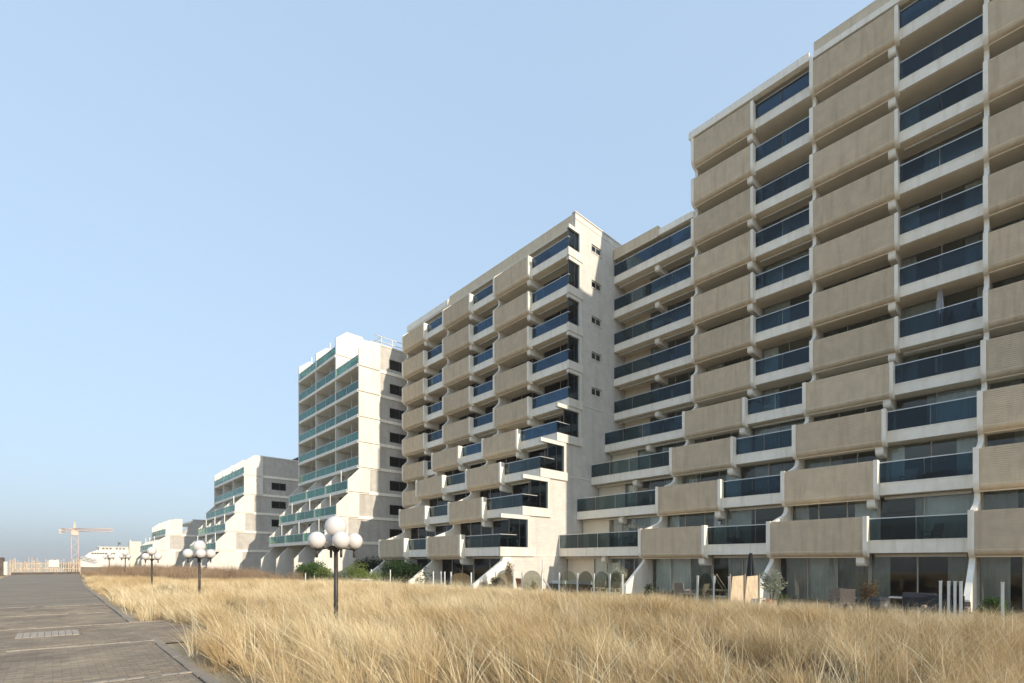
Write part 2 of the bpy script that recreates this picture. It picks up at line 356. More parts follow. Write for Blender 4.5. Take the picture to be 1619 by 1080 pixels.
# ------------------------------------------------------------------ tan and white terraced buildings
H, Z0 = 2.904, -.953
def zb(k): return Z0 + H * k
STEP = {1: 6.98, 2: 4.9, 3: 3.1, 4: 1.3}
def XF(Xm, k, flush=False): return Xm - (0 if flush else STEP.get(k, 0))
def XW(Xm, k, flush=False):
    if flush: return Xm + 1.95
    if k == 0: return Xm - 5.63
    return XF(Xm, k) + (3.2 if k <= 4 else 1.95)
def arc(r, n=5, x=0, z=0):          # quarter turn from the vertical front to the underside
    return [(x + r - r * math.cos(math.pi / 2 * i / n), z + r - r * math.sin(math.pi / 2 * i / n)) for i in range(n + 1)]
HP = 1.82            # height of the brick fronts; lower on the second building
def parapet(wd, hp):
    def fn():
        pr = []; z = hp; c = .095
        while z > .36:              # brick courses with recessed joints
            pr += [(0, z), (0, z - c + .03), (.03, z - c + .03), (.03, z - c)]; z -= c
        a = arc(.32, 6); last = pr[-1][1]
        for i, (x, zz) in enumerate(a):
            if zz < last - .03: pr += [(x, zz)]
        pr += [(.42, 0), (.42, .1), (.3, .13), (.16, .34), (.14, .5), (.14, hp)]
        return MB().prism(pr, 0, wd)
    return fn
def fin():
    o = [(-.035, HP + .05), (-.035, .38)] + [(x - .035, z - .05) for x, z in arc(.40, 5)] + [(.52, -.05), (.52, .2), (.45, .5), (.43, 1.2), (.42, HP + .05)]
    return MB().prism(o, 0, .17)
def bracket(L):
    return lambda: MB().prism([(0, -.065), (0, -.30), (.05, -.40), (.14, -.46), (L, -.52), (L, .02), (.12, .02), (.12, -.065)], 0, .34)
def window(root, x, y0, y1, z0, z1, seed, npane=3, frame='frame', curt=True, dim=False):
    w = y1 - y0; h = z1 - z0; key = (round(w, 2), round(h, 2), npane)
    def fr():
        mb = MB(); t = .055
        mb.box(0, .08, 0, w, 0, t).box(0, .08, 0, w, h - t, h)
        for i in range(npane + 1):
            yy = (w - t) * i / npane; mb.box(.003, .077, yy, yy + t, t, h - t)
        return mb
    f = part('window', fr, frame, root, (x, y0, z0), key=('wf', key))
    for i in range(npane):
        p0 = (w - .055) * i / npane + .055; pw = (w - .055) / npane - .055
        part('pane', lambda: MB().box(0, .012, 0, pw, 0, h - .11), 'pane', f, (x + .035, y0 + p0, z0 + .055), key=('pn', round(pw, 2), round(h, 2)))
    r = random.Random(seed)
    if curt:
        spans = []
        mode = r.random()
        if mode < .35: spans = [(0, r.uniform(.18, .3)), (1 - r.uniform(.18, .34), 1)]
        elif mode < .75: spans = [(0, r.uniform(.6, .99))]
        else: spans = [(0, r.uniform(.1, .25)), (r.uniform(.4, .6), 1)]
        for a, b in spans:
            L = round(w * (b - a), 1)
            if L < .3: continue
            hh = h - .1
            def cm(L=L, hh=hh):
                mb = MB(); n = int(L / .07)
                pts = [(.05 * math.sin(i * 1.9) * (1 + .3 * math.sin(i * .7)), i * .07) for i in range(n + 1)]
                b0 = len(mb.v)
                for px_, py_ in pts: mb.v += [(px_, py_, 0), (px_ * .7, py_, hh)]
                for i in range(n): mb.smooth.add(len(mb.f)); mb.f.append((b0 + 2 * i, b0 + 2 * i + 2, b0 + 2 * i + 3, b0 + 2 * i + 1))
                return mb
            part('curtain', cm, r.choice(('curtain', 'curtain', 'curtaing')), f, (x + .17, y0 + w * a, z0 + .03), key=('cu', L, round(hh, 2)))
    return f
def glass_balcony(root, Xm, k, y0, y1, flush=False, npan=2, dark=False, awn=False, cutend=0):
    xf = XF(Xm, k, flush); z = zb(k); w = y1 - y0
    b = part('balcony', lambda: MB().box(.38, .56, 0, w, .15, .73).box(.36, .60, 0, w, .705, .75), 'white', root, (xf, y0, z), key=('gb', round(w, 2)))
    pw = w / npan
    for i in range(npan):
        part('glass_panel', lambda: MB().box(.42, .435, .02, pw - .02, .755, HP - .08), 'glassdk' if dark else 'glass', b, (xf, y0 + i * pw, z), key=('gp', round(pw, 2), HP))
    part('handrail', lambda: MB().box(.40, .455, 0, w, HP - .08, HP - .04), 'rail', b, (xf, y0, z), key=('hr', round(w, 2), HP))
    if awn and not flush:
        part('awning_cassette', lambda: MB().prism([(0, 0), (.16, 0), (.16, .16), (.04, .16), (0, .1)], .1, w - .1), 'framew', b, (xf + .95, y0, z - .03), key=('aw', round(w, 2)))
    return b
def solid_balcony(root, Xm, k, y0, y1, flush=False, near_fin=True):
    xf = XF(Xm, k, flush); z = zb(k); w = y1 - y0
    L0 = XW(Xm, k, flush) - xf
    b = part('balcony', lambda: MB().box(.421, .56, 0, w, .0, .459).box(.56, L0, 0, w, .03, .158).box(.33, .42, 0, w, -.06, -.003), 'soffit', root, (xf, y0, z), key=('sb', round(w, 2), round(L0, 2)))
    part('brick_parapet', parapet(w, HP), 'brick', b, (xf, y0, z), key=('pp', round(w, 2), HP))
    part('coping', lambda: MB().box(-.01, .16, 0, w, HP + .003, HP + .025), 'brick', b, (xf, y0, z), key=('cp', round(w, 2), HP))
    if near_fin: part('end_fin', fin, 'white', b, (xf, y0 - .17, z), key=('fin', HP))
    L = XW(Xm, k, flush) - xf - .32
    part('bracket', bracket(L), 'white', b, (xf + .32, y0 + .0, z + .0), key=('br', round(L, 2)))
    return b
def party_wall(root, Xm, y1, n, flush=False, top=None, back=None, th=.2, gnd=GROUND):
    pr = []
    back = back or Xm + 6.6
    for k in range(n, 0, -1):
        xf = XF(Xm, k, flush); z = zb(k)
        if k == n: pr += [(xf + (top[0] if top else 0) + .0, z + (top[1] if top else 1.95))] if top else []
        pr += [(xf - .045, z + HP + .06), (xf - .045, z + .42)]
        pr += [(xf - .045 + x, z + zz - .06) for x, zz in arc(.44, 6)][1:]
        xn = XF(Xm, k - 1, flush) if k > 1 else None
        if k > 1 and xn < xf - .5: pr += [(xf + .50, z - .10), (xf + .50, z - .26), (xf + .38, z - .42), (xf + .1, z - .58), (xn + .55, z - H + HP + .04)]
        elif k > 1: pr += [(xf + .55, z - .10), (xf + .62, z - .25), (xf + .60, z - .5), (xf + .40, z - .75)]
        else: pr += [(xf + .48, z - .10), (xf + .46, z - .2)]
    xf = XF(Xm, 1, flush); z = zb(1)
    if not flush: pr += [(xf + .30, z - .34), (xf - 1.65, .22), (xf - 1.72, gnd - .4)]
    else: pr += [(xf + .7, gnd - .4)]
    pr += [(back, gnd - .4), (back, zb(n + 1) - .05 if top is None else zb(n) + top[1])]
    return part('party_wall', MB().prism(pr, -th, 0), 'white', root, (0, y1, 0))
def roofslab(root, x0, x1, y0, y1, z0, z1, m='white', name='roof'):
    return part(name, MB().box(x0, x1, y0, y1, z0, z1), m, root)
b1 = thing('apartment_building', 'large terraced apartment building with tan brick balconies nearest on the right', 'building')
X1 = 34.7; E1 = -5.9
PW = [2.27, 10.15, 17.98]
NF1 = 11
for k in range(1, NF1 + 1):   # floor plates
    yhi = 25.1 if k <= 9 else 17.7
    part('floor_slab', MB().box(XF(X1, k) + .561, X1 + 6.5, E1, yhi, zb(k) + .16, zb(k) + .46), 'soffit', b1)
part('floor_slab', MB().box(X1 - 7.4, X1 + 6.5, E1, 25.1, GROUND - .3, GROUND + .02), 'slab', b1)
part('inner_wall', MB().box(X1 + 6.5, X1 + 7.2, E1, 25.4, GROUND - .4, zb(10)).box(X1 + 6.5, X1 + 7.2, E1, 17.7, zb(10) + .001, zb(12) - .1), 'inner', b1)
part('end_wall', MB().box(X1 - 3, X1 + 7.2, E1 - .3, E1 - .003, GROUND - .4, zb(12)), 'white', b1)
for yw in PW: party_wall(b1, X1, yw, 11, top=(.0, 2.10) if yw > 5 else None)
party_wall(b1, X1, E1 + .3, 11)
ends = [E1 + .3] + PW
seed = 0
for mi in range(3):
    ya, yb_ = ends[mi], ends[mi + 1]
    ysol = yb_ - .2 - 4.06; yfin = ysol - .17
    for k in range(0, NF1 + 1):
        seed += 1
        if k:
            solid_balcony(b1, X1, k, ysol, yb_ - .203)
            glass_balcony(b1, X1, k, ya + .003, yfin - .003, npan=2, dark=(k <= 1), awn=(k in (1, 2, 4, 8, 9) and mi != 1) or (mi == 1 and k in (1, 2, 5, 9)))
        z0 = zb(k) + .465 if k else GROUND + .03; z1 = zb(k + 1) + .155 if k < NF1 else zb(k) + 2.2
        xw = XW(X1, k)
        window(b1, xw, ya + .01, ysol - .02, z0, z1, seed * 3, 2, 'frame')
        window(b1, xw, ysol, yb_ - .21, z0, z1, seed * 3 + 1, 3, 'frame')
# section between the brick column and the next building: nine floors, long glass balconies
for k in range(0, 10):
    seed += 1
    if k:
        glass_balcony(b1, X1, k, PW[2] + .003, 25.14, npan=4, dark=(k <= 3), awn=True)
        L = XW(X1, k) - XF(X1, k) - .5
        part('bracket', bracket(L), 'white', b1, (XF(X1, k) + .56, 21.0, zb(k) + .12), key=('br', round(L, 2)))
    z0 = zb(k) + .465 if k else GROUND + .03; z1 = zb(k + 1) + .155 if k < 9 else zb(k) + 2.3
    window(b1, XW(X1, k), 18.0, 22.6, z0, z1, seed * 5 + 3, 4, 'frame')
    part('wall_pier', MB().box(0, .25, 22.6, 25.1, z0, z1), 'brick' if k > 4 else 'soffit', b1, (XW(X1, k) - .002, 0, 0))
# roofs
roofslab(b1, X1 - .06, X1 + .35, 10.16, 18.15, zb(11) + 2.02, zb(11) + 2.52); roofslab(b1, X1 + .351, X1 + 7, 10.16, 18.0, zb(11) + 2.2, zb(11) + 2.5, 'soffit')
roofslab(b1, X1 + .0, X1 + .4, E1, 9.94, zb(11) + 2.02, zb(11) + 2.38); roofslab(b1, X1 + .401, X1 + 7, E1, 10.15, zb(11) + 2.12, zb(11) + 2.36, 'soffit')
roofslab(b1, X1 + .3, X1 + .55, E1, 10.0, zb(11) + 2.384, zb(11) + 3.25, 'brick', 'roof_parapet')
roofslab(b1, X1 + .35, X1 + .75, 18.0, 20.9, zb(9) + 2.25, zb(9) + 2.72); roofslab(b1, X1 + .751, X1 + 7, 18.0, 25.1, zb(9) + 2.4, zb(9) + 2.66, 'soffit')
roofslab(b1, X1 + .30, X1 + .65, 20.903, 25.1, zb(9) + 2.2, zb(9) + 3.02, 'brick', 'roof_parapet')
roofslab(b1, X1 + .25, X1 + .29, 20.95, 25.1, zb(9) + 2.12, zb(9) + 2.2, 'dirtm', 'roof_trim')
# ---- second building of the same kind
HP = 1.68
b2 = thing('apartment_building', 'middle terraced building with rounded tan brick balconies and a bright white end wall', 'building')
X2 = 28.75; Y2 = 25.17
W2 = [33.55, 41.38, 49.2]
for k in range(1, 10):
    part('floor_slab', MB().box(XF(X2, k) + .561, X2 + 10, Y2 + .02, 49.0 if k > 4 else 41.3, zb(k) + .16, zb(k) + .46), 'soffit', b2)
    if k <= 4: part('floor_slab', MB().box(X2 + .561, X2 + 10, 41.301, 49.0, zb(k) + .16, zb(k) + .46), 'soffit', b2)
part('floor_slab', MB().box(X2 - 7.4, X2 + 10, Y2 + .3, 49.0, GROUND - .3, GROUND + .02), 'slab', b2)
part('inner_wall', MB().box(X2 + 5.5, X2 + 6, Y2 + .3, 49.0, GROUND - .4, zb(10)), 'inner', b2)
for i, yw in enumerate(W2): party_wall(b2, X2, yw, 9, flush=(i == 2), top=(1.15, 2.75), back=X2 + 6)
e2 = [Y2 + .26] + W2
for mi in range(3):
    ya, yb_ = e2[mi], e2[mi + 1]; fl = mi == 2
    ysol = yb_ - .2 - 4.12; yfin = ysol - .17
    for k in range(0, 10):
        seed += 1
        if k:
            solid_balcony(b2, X2, k, ysol, yb_ - .203, flush=fl)
            glass_balcony(b2, X2, k, (Y2 - .02) if mi == 0 else ya + .003, yfin - .003, flush=fl, npan=1 if mi else 2, dark=(k <= 3), awn=True)
        z0 = zb(k) + .465 if k else GROUND + .03; z1 = zb(k + 1) + .155 if k < 9 else zb(k) + 2.55
        xw = XW(X2, k, fl)
        window(b2, xw, ya + .01, ysol - .02, z0, z1, seed * 7, 2, 'frame')
        window(b2, xw, ysol, yb_ - .21, z0, z1, seed * 7 + 1, 3, 'frame')
# white end wall, stepped with the floors
ew = MB(); th = .25
def zt(k): return zb(k) + .74
WX0, WX1, WR = X2 + 3.33, X2 + 4.65, X2 + 12
L_ = [(X2 - 5.55, GROUND - .4), (X2 - 5.55, zb(1) + .14)]
for k in range(1, 10):
    xr = XF(X2, k) + (3.22 if k <= 4 else 1.95)
    if k <= 4: L_ += [(xr, zb(k) + .14), (xr, zb(k + 1) + .14)]
    elif k == 5: L_ += [(xr + .001, zb(5) + .14)]
L_ += [(X2 + 1.951, zb(9) + 2.62), (X2 + 1.29, zb(9) + 2.62), (X2 + 1.29, zb(10) + .98), (WX0, zb(10) + .98), (WX0, GROUND - .4)]
ew.prism(L_, 0, th)
wz = [zb(k) + 1.72 for k in (5, 6, 7, 8, 9)]
cur = GROUND - .4
for z in wz:
    ew.box(WX0, WX1, 0, th, cur, z); cur = z + .62
ew.box(WX0, WX1, 0, th, cur, zb(10) + .98); ew.box(WX1, WR, 0, th, GROUND - .4, zb(10) + .98)
endw = part('end_wall', ew, 'endwall', b2, (0, Y2, 0))
part('wall_coping', MB().box(X2 + 1.22, WR, -.06, th + .05, zb(10) + .983, zb(10) + 1.06), 'whitepaint', endw, (0, Y2, 0))
part('wall_band', MB().box(X2 + 1.3, WR, -.03, -.002, zb(10) + .5, zb(10) + .56).box(X2 + 1.96, WR, -.03, -.002, zb(5) + .55, zb(5) + .64).box(X2 + .1, WR, -.03, -.002, zb(3) + .48, zb(3) + .56).box(X2 - 3.7, WR, -.03, -.002, zb(1) + .15, zb(1) + .28), 'whitepaint', endw, (0, Y2, 0))
for z in wz:
    wf = part('window', lambda: MB().box(0, 1.3, 0, .07, 0, .06).box(0, 1.3, 0, .07, .54, .6).box(0, .06, 0, .07, .06, .54).box(1.24, 1.3, 0, .07, .06, .54).box(.62, .68, 0, .07, .06, .54), 'framew', b2, (WX0 + .01, Y2 + .1, z + .01), key='ewf')
    for s_ in (.06, .68): part('pane', lambda: MB().box(0, .56, 0, .01, 0, .48), 'glassdk', wf, (WX0 + .01 + s_, Y2 + .13, z + .07), key='ewp')
    part('sill', lambda: MB().box(-.06, 1.4, -.05, .09, -.07, -.005), 'whitepaint', wf, (WX0, Y2, z), key='ews')
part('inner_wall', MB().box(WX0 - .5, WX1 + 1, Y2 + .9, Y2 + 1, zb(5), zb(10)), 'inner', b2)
for k in range(1, 10):
    xf = XF(X2, k); z = zb(k); xr = xf + (3.2 if k <= 4 else 1.93); x0 = xf + (1.25 if k <= 4 else .46)
    zc = zb(k + 1) + .14 if k < 9 else zb(9) + 2.6
    part('slab_end', MB().box(xf + .3, xr + (.12 if k > 1 else .5), -.16, -.003, z + .13, z + .76), 'whitepaint', b2, (0, Y2, 0))
    f = part('window', MB().box(xr - .24, xr, -.10, .16, z + .78, zc - .02).box(xf + .42, xr - .241, -.10, .16, zc - .30, zc - .02), 'whitepaint', b2, (0, Y2, 0))
    part('mullion', MB().box(x0, x0 + .04, .02, .07, z + .77, zc - .31).box((x0 + xr) / 2, (x0 + xr) / 2 + .03, .02, .07, z + .77, zc - .31), 'framed', f, (0, Y2, 0))
    part('pane', MB().box(x0 + .06, xr - .245, .04, .055, z + .76, zc - .31), 'glassdk', f, (0, Y2, 0))
    if k <= 4:
        part('glass_panel', MB().box(xf + .44, xf + 1.9, -.03, -.015, z + .76, z + HP - .08), 'glassdk', b2, (0, Y2, 0))
    part('handrail', MB().box(xf + .4, xf + (1.9 if k <= 4 else .6), -.045, -.003, z + HP - .078, z + HP - .038), 'rail', b2, (0, Y2, 0))
# buttress beside the end wall
part('buttress', MB().prism([(XF(X2, 1) + .7, zb(1) + .12), (XF(X2, 1) + .62, zb(1) - .2), (XF(X2, 1) + .3, zb(1) - .40), (XF(X2, 1) - 1.85, .2), (XF(X2, 1) - 1.95, GROUND - .4), (X2 - 5.56, GROUND - .4), (X2 - 5.56, zb(1) + .12)], 0, .25), 'white', b2, (0, Y2 + .003, 0))
roofslab(b2, X2 + 1.25, X2 + 1.6, Y2 + .27, 41.9, zb(9) + 2.70, zb(10) + .93, 'brick', 'roof_parapet')
roofslab(b2, X2 + 1.0, X2 + 1.24, Y2 + .27, 49.2, zb(9) + 2.60, zb(9) + 2.78, 'dirtm', 'roof_trim')
roofslab(b2, X2 + 1.3, X2 + 12, Y2 + .27, 49.2, zb(9) + 2.58, zb(9) + 2.695, 'soffit')
roofslab(b2, X2 + 1.0, X2 + 1.6, 41.903, 49.9, zb(9) + 2.82, zb(10) + .55, 'white', 'roof_parapet')
# ------------------------------------------------------------------ white stepped buildings farther on
def white_block(label, Xm, Y0, nmod, levels, nflush, topmod, Xback, wins, mw=5.95, sx=1.36, storey=2.77, z1=3.6, seed0=0):
    """levels slabs; the lowest (levels-nflush) step out; topmod: levels fewer for the nearest module"""
    root = thing('apartment_building', label, 'building')
    LZ = [z1 + storey * i for i in range(levels)]                     # slab undersides
    ns = levels - nflush
    def xf(i): return Xm - sx * max(0, ns - i)
    def fin_prof(i, top, D=2.5):
        x = xf(i); z = LZ[i] + (.13 if D == 2.55 else .32); zt_ = LZ[i] + storey - .004
        if top: return [(x, z), (x, z + 1.9), (x + 1.35, z + 3.0), (x + D, z + 3.0), (x + D, z)]
        dx = (xf(i + 1) - x)
        if dx < .1: return [(x, z), (x, zt_), (x + D, zt_), (x + D, z)]
        return [(x, z), (x, z + 1.0 + (.25 if D == 2.55 else 0)), (x + dx + .15, zt_), (x + D, zt_), (x + D, z)]
    for i in range(levels):
        m0 = 0 if i < levels - topmod else 1
        if m0 >= nmod: continue
        ya = Y0 + m0 * mw; x = xf(i); ye = Y0 + nmod * mw
        part('floor_slab', MB().box(x - .06, Xback, ya + (.03 if m0 == 0 else .0), ye, LZ[i], LZ[i] + .318), 'white', root)
        for m in range(m0, nmod + 1):
            top = (i == levels - 1) or (m == 0 and i == levels - 1 - topmod and topmod > 0)
            y = Y0 + m * mw; end = (m == 0)
            part('end_panel' if end else 'party_wall', MB().prism(fin_prof(i, top, 2.55 if end else 3.4), -.12, .02 if end else .1), 'whitepaint', root, (0, y, 0))
        for m in range(m0, nmod):
            y = Y0 + m * mw + .12; w = mw - .24; z = LZ[i] + .32
            b = part('balcony', lambda: MB().box(.0, .07, 0, w, .03, .07).box(0.0, .06, 0, w, .93, .98).box(.0, .05, w / 2, w / 2 + .05, .07, .93), 'rail', root, (x + .02, y, z), key=('wb', round(w, 2)))
            part('glass_panel', lambda: MB().box(.02, .035, .05, w / 2, .06, .93).box(.02, .035, w / 2 + .05, w - .05, .06, .93), 'teal', b, (x + .02, y, z), key=('wg', round(w, 2)))
            xw = x + (2.0 if i >= ns else 2.2); hh = storey - .33
            win = part('window', lambda: MB().box(0, .1, 0, w, hh - .1, hh).box(.002, .098, w * .45, w * .45 + .12, 0, hh - .1).box(.002, .098, w * .72, w * .72 + .08, 0, hh - .1), 'whitepaint', root, (xw, y, z), key=('ww', round(w, 2)))
            part('wall_panel', lambda: MB().box(0, .1, w * .72 + .08, w, 0, hh - .1), 'greywall', win, (xw, y, z), key=('wp', round(w, 2)))
            part('pane', lambda: MB().box(.03, .045, .0, w * .45, 0, hh - .1).box(.03, .045, w * .45 + .12, w * .72, 0, hh - .1), 'glassdk', win, (xw, y, z), key=('wq', round(w, 2)))
            part('divider', lambda: MB().box(0, .06, -.03, .03, 0, hh), 'rail', win, (x + .55, y + w * .48, z), key=('wd', 1))
    # ground floor fins and rear mass
    zg = -1.0
    for m in range(nmod + 1):
        y = Y0 + m * mw; x = xf(0)
        part('end_panel' if m == 0 else 'party_wall', MB().prism([(x - 1.0, zg), (x - 1.0, LZ[0] - 1.6), (x + .5, LZ[0] - .004), (x + 3.4, LZ[0] - .004), (x + 3.4, zg)], -.06 if m == 0 else -.12, .22 if m == 0 else .1), 'whitepaint', root, (0, y, 0))
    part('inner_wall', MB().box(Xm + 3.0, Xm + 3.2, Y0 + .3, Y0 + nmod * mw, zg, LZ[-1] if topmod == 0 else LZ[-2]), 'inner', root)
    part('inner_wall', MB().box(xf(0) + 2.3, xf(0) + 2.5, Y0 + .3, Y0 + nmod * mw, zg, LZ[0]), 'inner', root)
    ztop = LZ[-1 - topmod] + .32 + 2.75
    # end wall behind the white panels, stepped on its front edge, with a column of windows
    (wx0, wx1, wzs, wh) = wins
    yb0, yb1 = .12, .42
    mb = MB(); pr = [(xf(0) + 2.3, zg)]
    for i in range(levels - topmod):
        pr += [(xf(i) + 2.45, LZ[i] + .3 if i else zg + .001)] if (i == 0 or xf(i) != xf(i - 1)) else []
        if i + 1 < levels - topmod and xf(i + 1) != xf(i): pr += [(xf(i) + 2.45, LZ[i + 1] + .3)]
    pr += [(Xm + 2.45, ztop), (wx0, ztop), (wx0, zg)]
    mb.prism(pr, yb0, yb1); c = zg
    for z in wzs: mb.box(wx0, wx1, yb0, yb1, c, z); c = z + wh
    mb.box(wx0, wx1, yb0, yb1, c, ztop); mb.box(wx1, Xback, yb0, yb1, zg, ztop)
    e = part('end_wall', mb, 'greywall', root, (0, Y0, 0))
    bands = MB()
    for i in range(1, levels - topmod, 3): bands.box(xf(i) + 2.6, Xback, yb0 - .03, yb0 - .003, LZ[i] + .05, LZ[i] + .12)
    part('wall_band', bands, 'endwall', e, (0, Y0, 0))
    part('wall_coping', MB().box(Xm + 2.3, Xback, yb0 - .06, yb1 + .1, ztop + .003, ztop + .16), 'whitepaint', e, (0, Y0, 0))
    for z in wzs:
        ww = wx1 - wx0
        f = part('window', lambda: MB().box(0, ww, 0, .1, 0, .09).box(0, ww, 0, .1, wh - .09, wh).box(0, .09, 0, .1, .09, wh - .09).box(ww - .09, ww, 0, .1, .09, wh - .09).box(ww * .55, ww * .55 + .07, 0, .1, .09, wh - .09), 'framed', root, (wx0, Y0 + yb0 + .08, z), key=('gw', Y0))
        part('pane', lambda: MB().box(.09, ww - .09, 0.03, .045, .09, wh - .09), 'glassdk', f, (wx0, Y0 + yb0 + .12, z), key=('gwp', Y0))
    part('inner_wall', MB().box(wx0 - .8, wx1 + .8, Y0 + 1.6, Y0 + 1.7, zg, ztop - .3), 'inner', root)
    part('roof', MB().box(Xm + 2.46, Xback, yb1 + Y0, Y0 + (mw if topmod else nmod * mw), ztop - .3, ztop - .02), 'white', root)
    if topmod:
        zt2 = LZ[-1] + .32 + 2.75
        part('upper_wall', MB().box(Xm + 3.4, Xback - 2, Y0 + mw - .12, Y0 + mw + .1, ztop - .02, zt2), 'whitepaint', root)
        part('roof', MB().box(Xm + 3.4, Xback - 2, Y0 + mw + .101, Y0 + nmod * mw, zt2 - .3, zt2), 'white', root)
    return root, LZ, xf, ztop
E_ = 1.7
b3, LZ3, xf3, zt3 = white_block('tall white stepped building with green glass balconies behind the lamp globes', 24.4, 51.0, 3, 9, 6, 1, 37,
    (28.25, 30.6, [4.3 + 2.77 * i for i in range(8)], 1.15), sx=1.25)
b4, LZ4, xf4, zt4 = white_block('lower white stepped building with dark end windows, left of the tall white one', 20.3, 79.1, 3, 5, 2, 0, 34,
    (24.1, 26.2, [4.2 + 2.77 * i for i in range(4)], 1.1), z1=3.1, sx=1.2)
b5, LZ5, xf5, zt5 = white_block('smallest and farthest white stepped building behind the small left lamp', 16.8, 108.0, 3, 2, 0, 0, 26,
    (22.0, 23.2, [1.0], 1.0), mw=5.6, sx=1.9)
# recessed wing and slanting roof on the rear of the lower building
wing = part('rear_wing', MB().box(27.2, 36, 2.5, 18, -1, zt4 - 2.75 * 0 - .4), 'greywall', b4, (0, 79.1, 0))
part('rear_roof', MB().prism([(26.8, zt4 - .1), (30.5, zt4 + 2.2), (36, zt4 + 2.3), (36, zt4 - .1)], 3.0, 16), 'framed', b4, (0, 79.1, 0))
for i in range(3): part('window', MB().box(27.6, 28.6, 2.42, 2.497, 0, 1.5), 'framed', b4, (0, 79.1, 4.4 + 2.77 * i + 2.2))
# pipe railing on the roof of the tall white building
rl = MB()
for i in range(6): rl.tube((27.4 + i * 1.4, .5, 0), (27.4 + i * 1.4, .5, 1.1), .05, n=6)
for z in (.55, 1.1): rl.tube((26.6, .5, z), (34.6, .5, z), .05, n=6)
for z in (.55, 1.1): rl.tube((27.4, .5, z), (27.4, 6, z), .05, n=6)
part('roof_railing', rl, 'whitepaint', b3, (0, 51.0, zt3 + .1))
# ------------------------------------------------------------------ globe lamps
def globe(r): return [(max(.0005, r * math.sin(math.pi * i / 14)), -r * math.cos(math.pi * i / 14)) for i in range(15)]
def make_lamp(loc, label):
    t = thing('street_lamp', label, 'street lamp', loc, R(82), 'globe lamps along the path')
    part('pole', MB().tube((0, 0, -.3), (0, 0, 2.05), .052, .046, 12), 'pole', t)
    part('collar', MB().lathe([(.001, 1.93), (.06, 1.93), (.085, 1.99), (.14, 2.03), (.15, 2.07), (.001, 2.08)], 14), 'pole', t)
    part('top_globe', MB().lathe(globe(.245), 28), 'globe', t, (0, 0, 2.52))
    part('neck', MB().tube((0, 0, 2.07), (0, 0, 2.30), .03, .05, 10), 'pole', t)
    for i in range(4):
        a = math.pi / 2 * i; x, y = .42 * math.cos(a), .42 * math.sin(a)
        arm = part('arm', MB().tube((x * .15, y * .15, 2.04), (x, y, 1.98), .018, n=8).tube((x, y, 1.80), (x, y, 2.0), .026, .03, n=10).tube((x, y, 1.985), (x, y, 2.03), .09, .06, n=14), 'pole', t, key=('arm', i))
        part('globe', lambda: MB().lathe(globe(.195), 26), 'globe', t, (x, y, 2.195), key='gl')
    return t
lamp = make_lamp((4.81, 11.2, gz(4.8, 11.2)), 'nearest white globe lamp, largest, standing in the grass before the white building')
dup(lamp, (4.65, 24.9, -.14), R(86), 'second globe lamp from the right, with three globes in a row below the top one')
dup(lamp, (4.3, 36.0, -.18), R(38), 'third globe lamp, small, left of the white terraces')
dup(lamp, (5.6, 66.0, .05), .6, 'tiny distant globe lamp above the reddish scrub, right of its farther twin')
dup(lamp, (5.2, 80.0, .1), .2, 'farthest tiny globe lamp, in front of the white pavilion')
# ------------------------------------------------------------------ end of the path: picket gate, container, post
fence = thing('picket_fence', 'pale wooden picket fence closing the far end of the path', 'fence', (-3.9, 92, -.02))
r = random.Random(5)
for i in range(30):
    h = 1.8 + r.uniform(-.25, .4); w = r.choice((.08, .1, .13))
    if 13 <= i <= 13: continue
    part('picket', MB().prism([(0, .35), (w, .35), (w, h), (w / 2, h + .1), (0, h)], 0, .03), 'picket', fence, (i * .225 + r.uniform(-.04, .04), -.02 * i, 0), rot=(0, r.uniform(-.03, .03), 0))
part('bottom_beam', MB().box(-.1, 6.7, -.1, .15, 0, .3), 'greyfence', fence, (0, 0, 0), rot=(0, 0, -.089))
for z in (.75, 1.45): part('rail', MB().box(0, 6.6, .05, .1, z, z + .1), 'picket', fence, (0, 0, 0), rot=(0, 0, -.089))
part('signboard', MB().box(0, 1.0, 0, .03, 1.0, 1.95), 'whitepaint', fence, (3.5, -.5, 0))
for x in (-.25, 6.6): part('post', MB().box(x, x + .14, -.1, .04, 0, 2.0), 'picket', fence, (0, -.089 * x, 0))
solo('container', MB().box(0, 5, 0, 2.4, 0, 2.3).box(-.05, 5.05, -.05, -.003, 2.2, 2.35).box(4.6, 4.7, -.06, -.004, 0, 2.2).box(3.4, 3.5, -.06, -.004, 0, 2.2).box(2.2, 2.3, -.06, -.004, 0, 2.2).box(1, 1.1, -.06, -.004, 0, 2.2), 'greyfence', 'dark brown cabin at the left edge beside the picket fence', 'cabin', (-9.6, 90, -.1))
solo('marker_post', MB().box(0, .35, 0, .1, 0, 1.6).box(-.05, .4, -.02, .12, 1.603, 1.7), 'whitepaint', 'white board standing between the dark cabin and the picket fence', 'board', (-4.62, 90.5, 0))
# ------------------------------------------------------------------ crane and pavilion
cr = thing('tower_crane', 'haze-paled orange tower crane far behind the picket fence', 'crane', (5.3, 218, -2))
def lattice(L, w, st):
    mb = MB(); q = w / 2; n = int(L / st)
    for a in (-q, q):
        for b in (-q, q): mb.tube((a, b, 0), (a, b, L), .10, n=4)
    for i in range(n):
        z = i * st
        for a in (-q, q):
            s_ = 1 if i % 2 else -1
            mb.tube((a, -q * s_, z), (a, q * s_, z + st), .05, n=4, cap=False); mb.tube((-q * s_, a, z), (q * s_, a, z + st), .07, n=4, cap=False)
    return mb
part('mast', lattice(13.6, 1.7, 1.7), 'crane', cr)
part('jib', lattice(12.6, 1.0, 1.05), 'crane', cr, (0, 0, 14.1), rot=(0, R(90), R(-44)))
part('counter_jib', lattice(5.0, 1.0, 1.0), 'crane', cr, (0, 0, 14.1), rot=(0, R(90), R(136)))
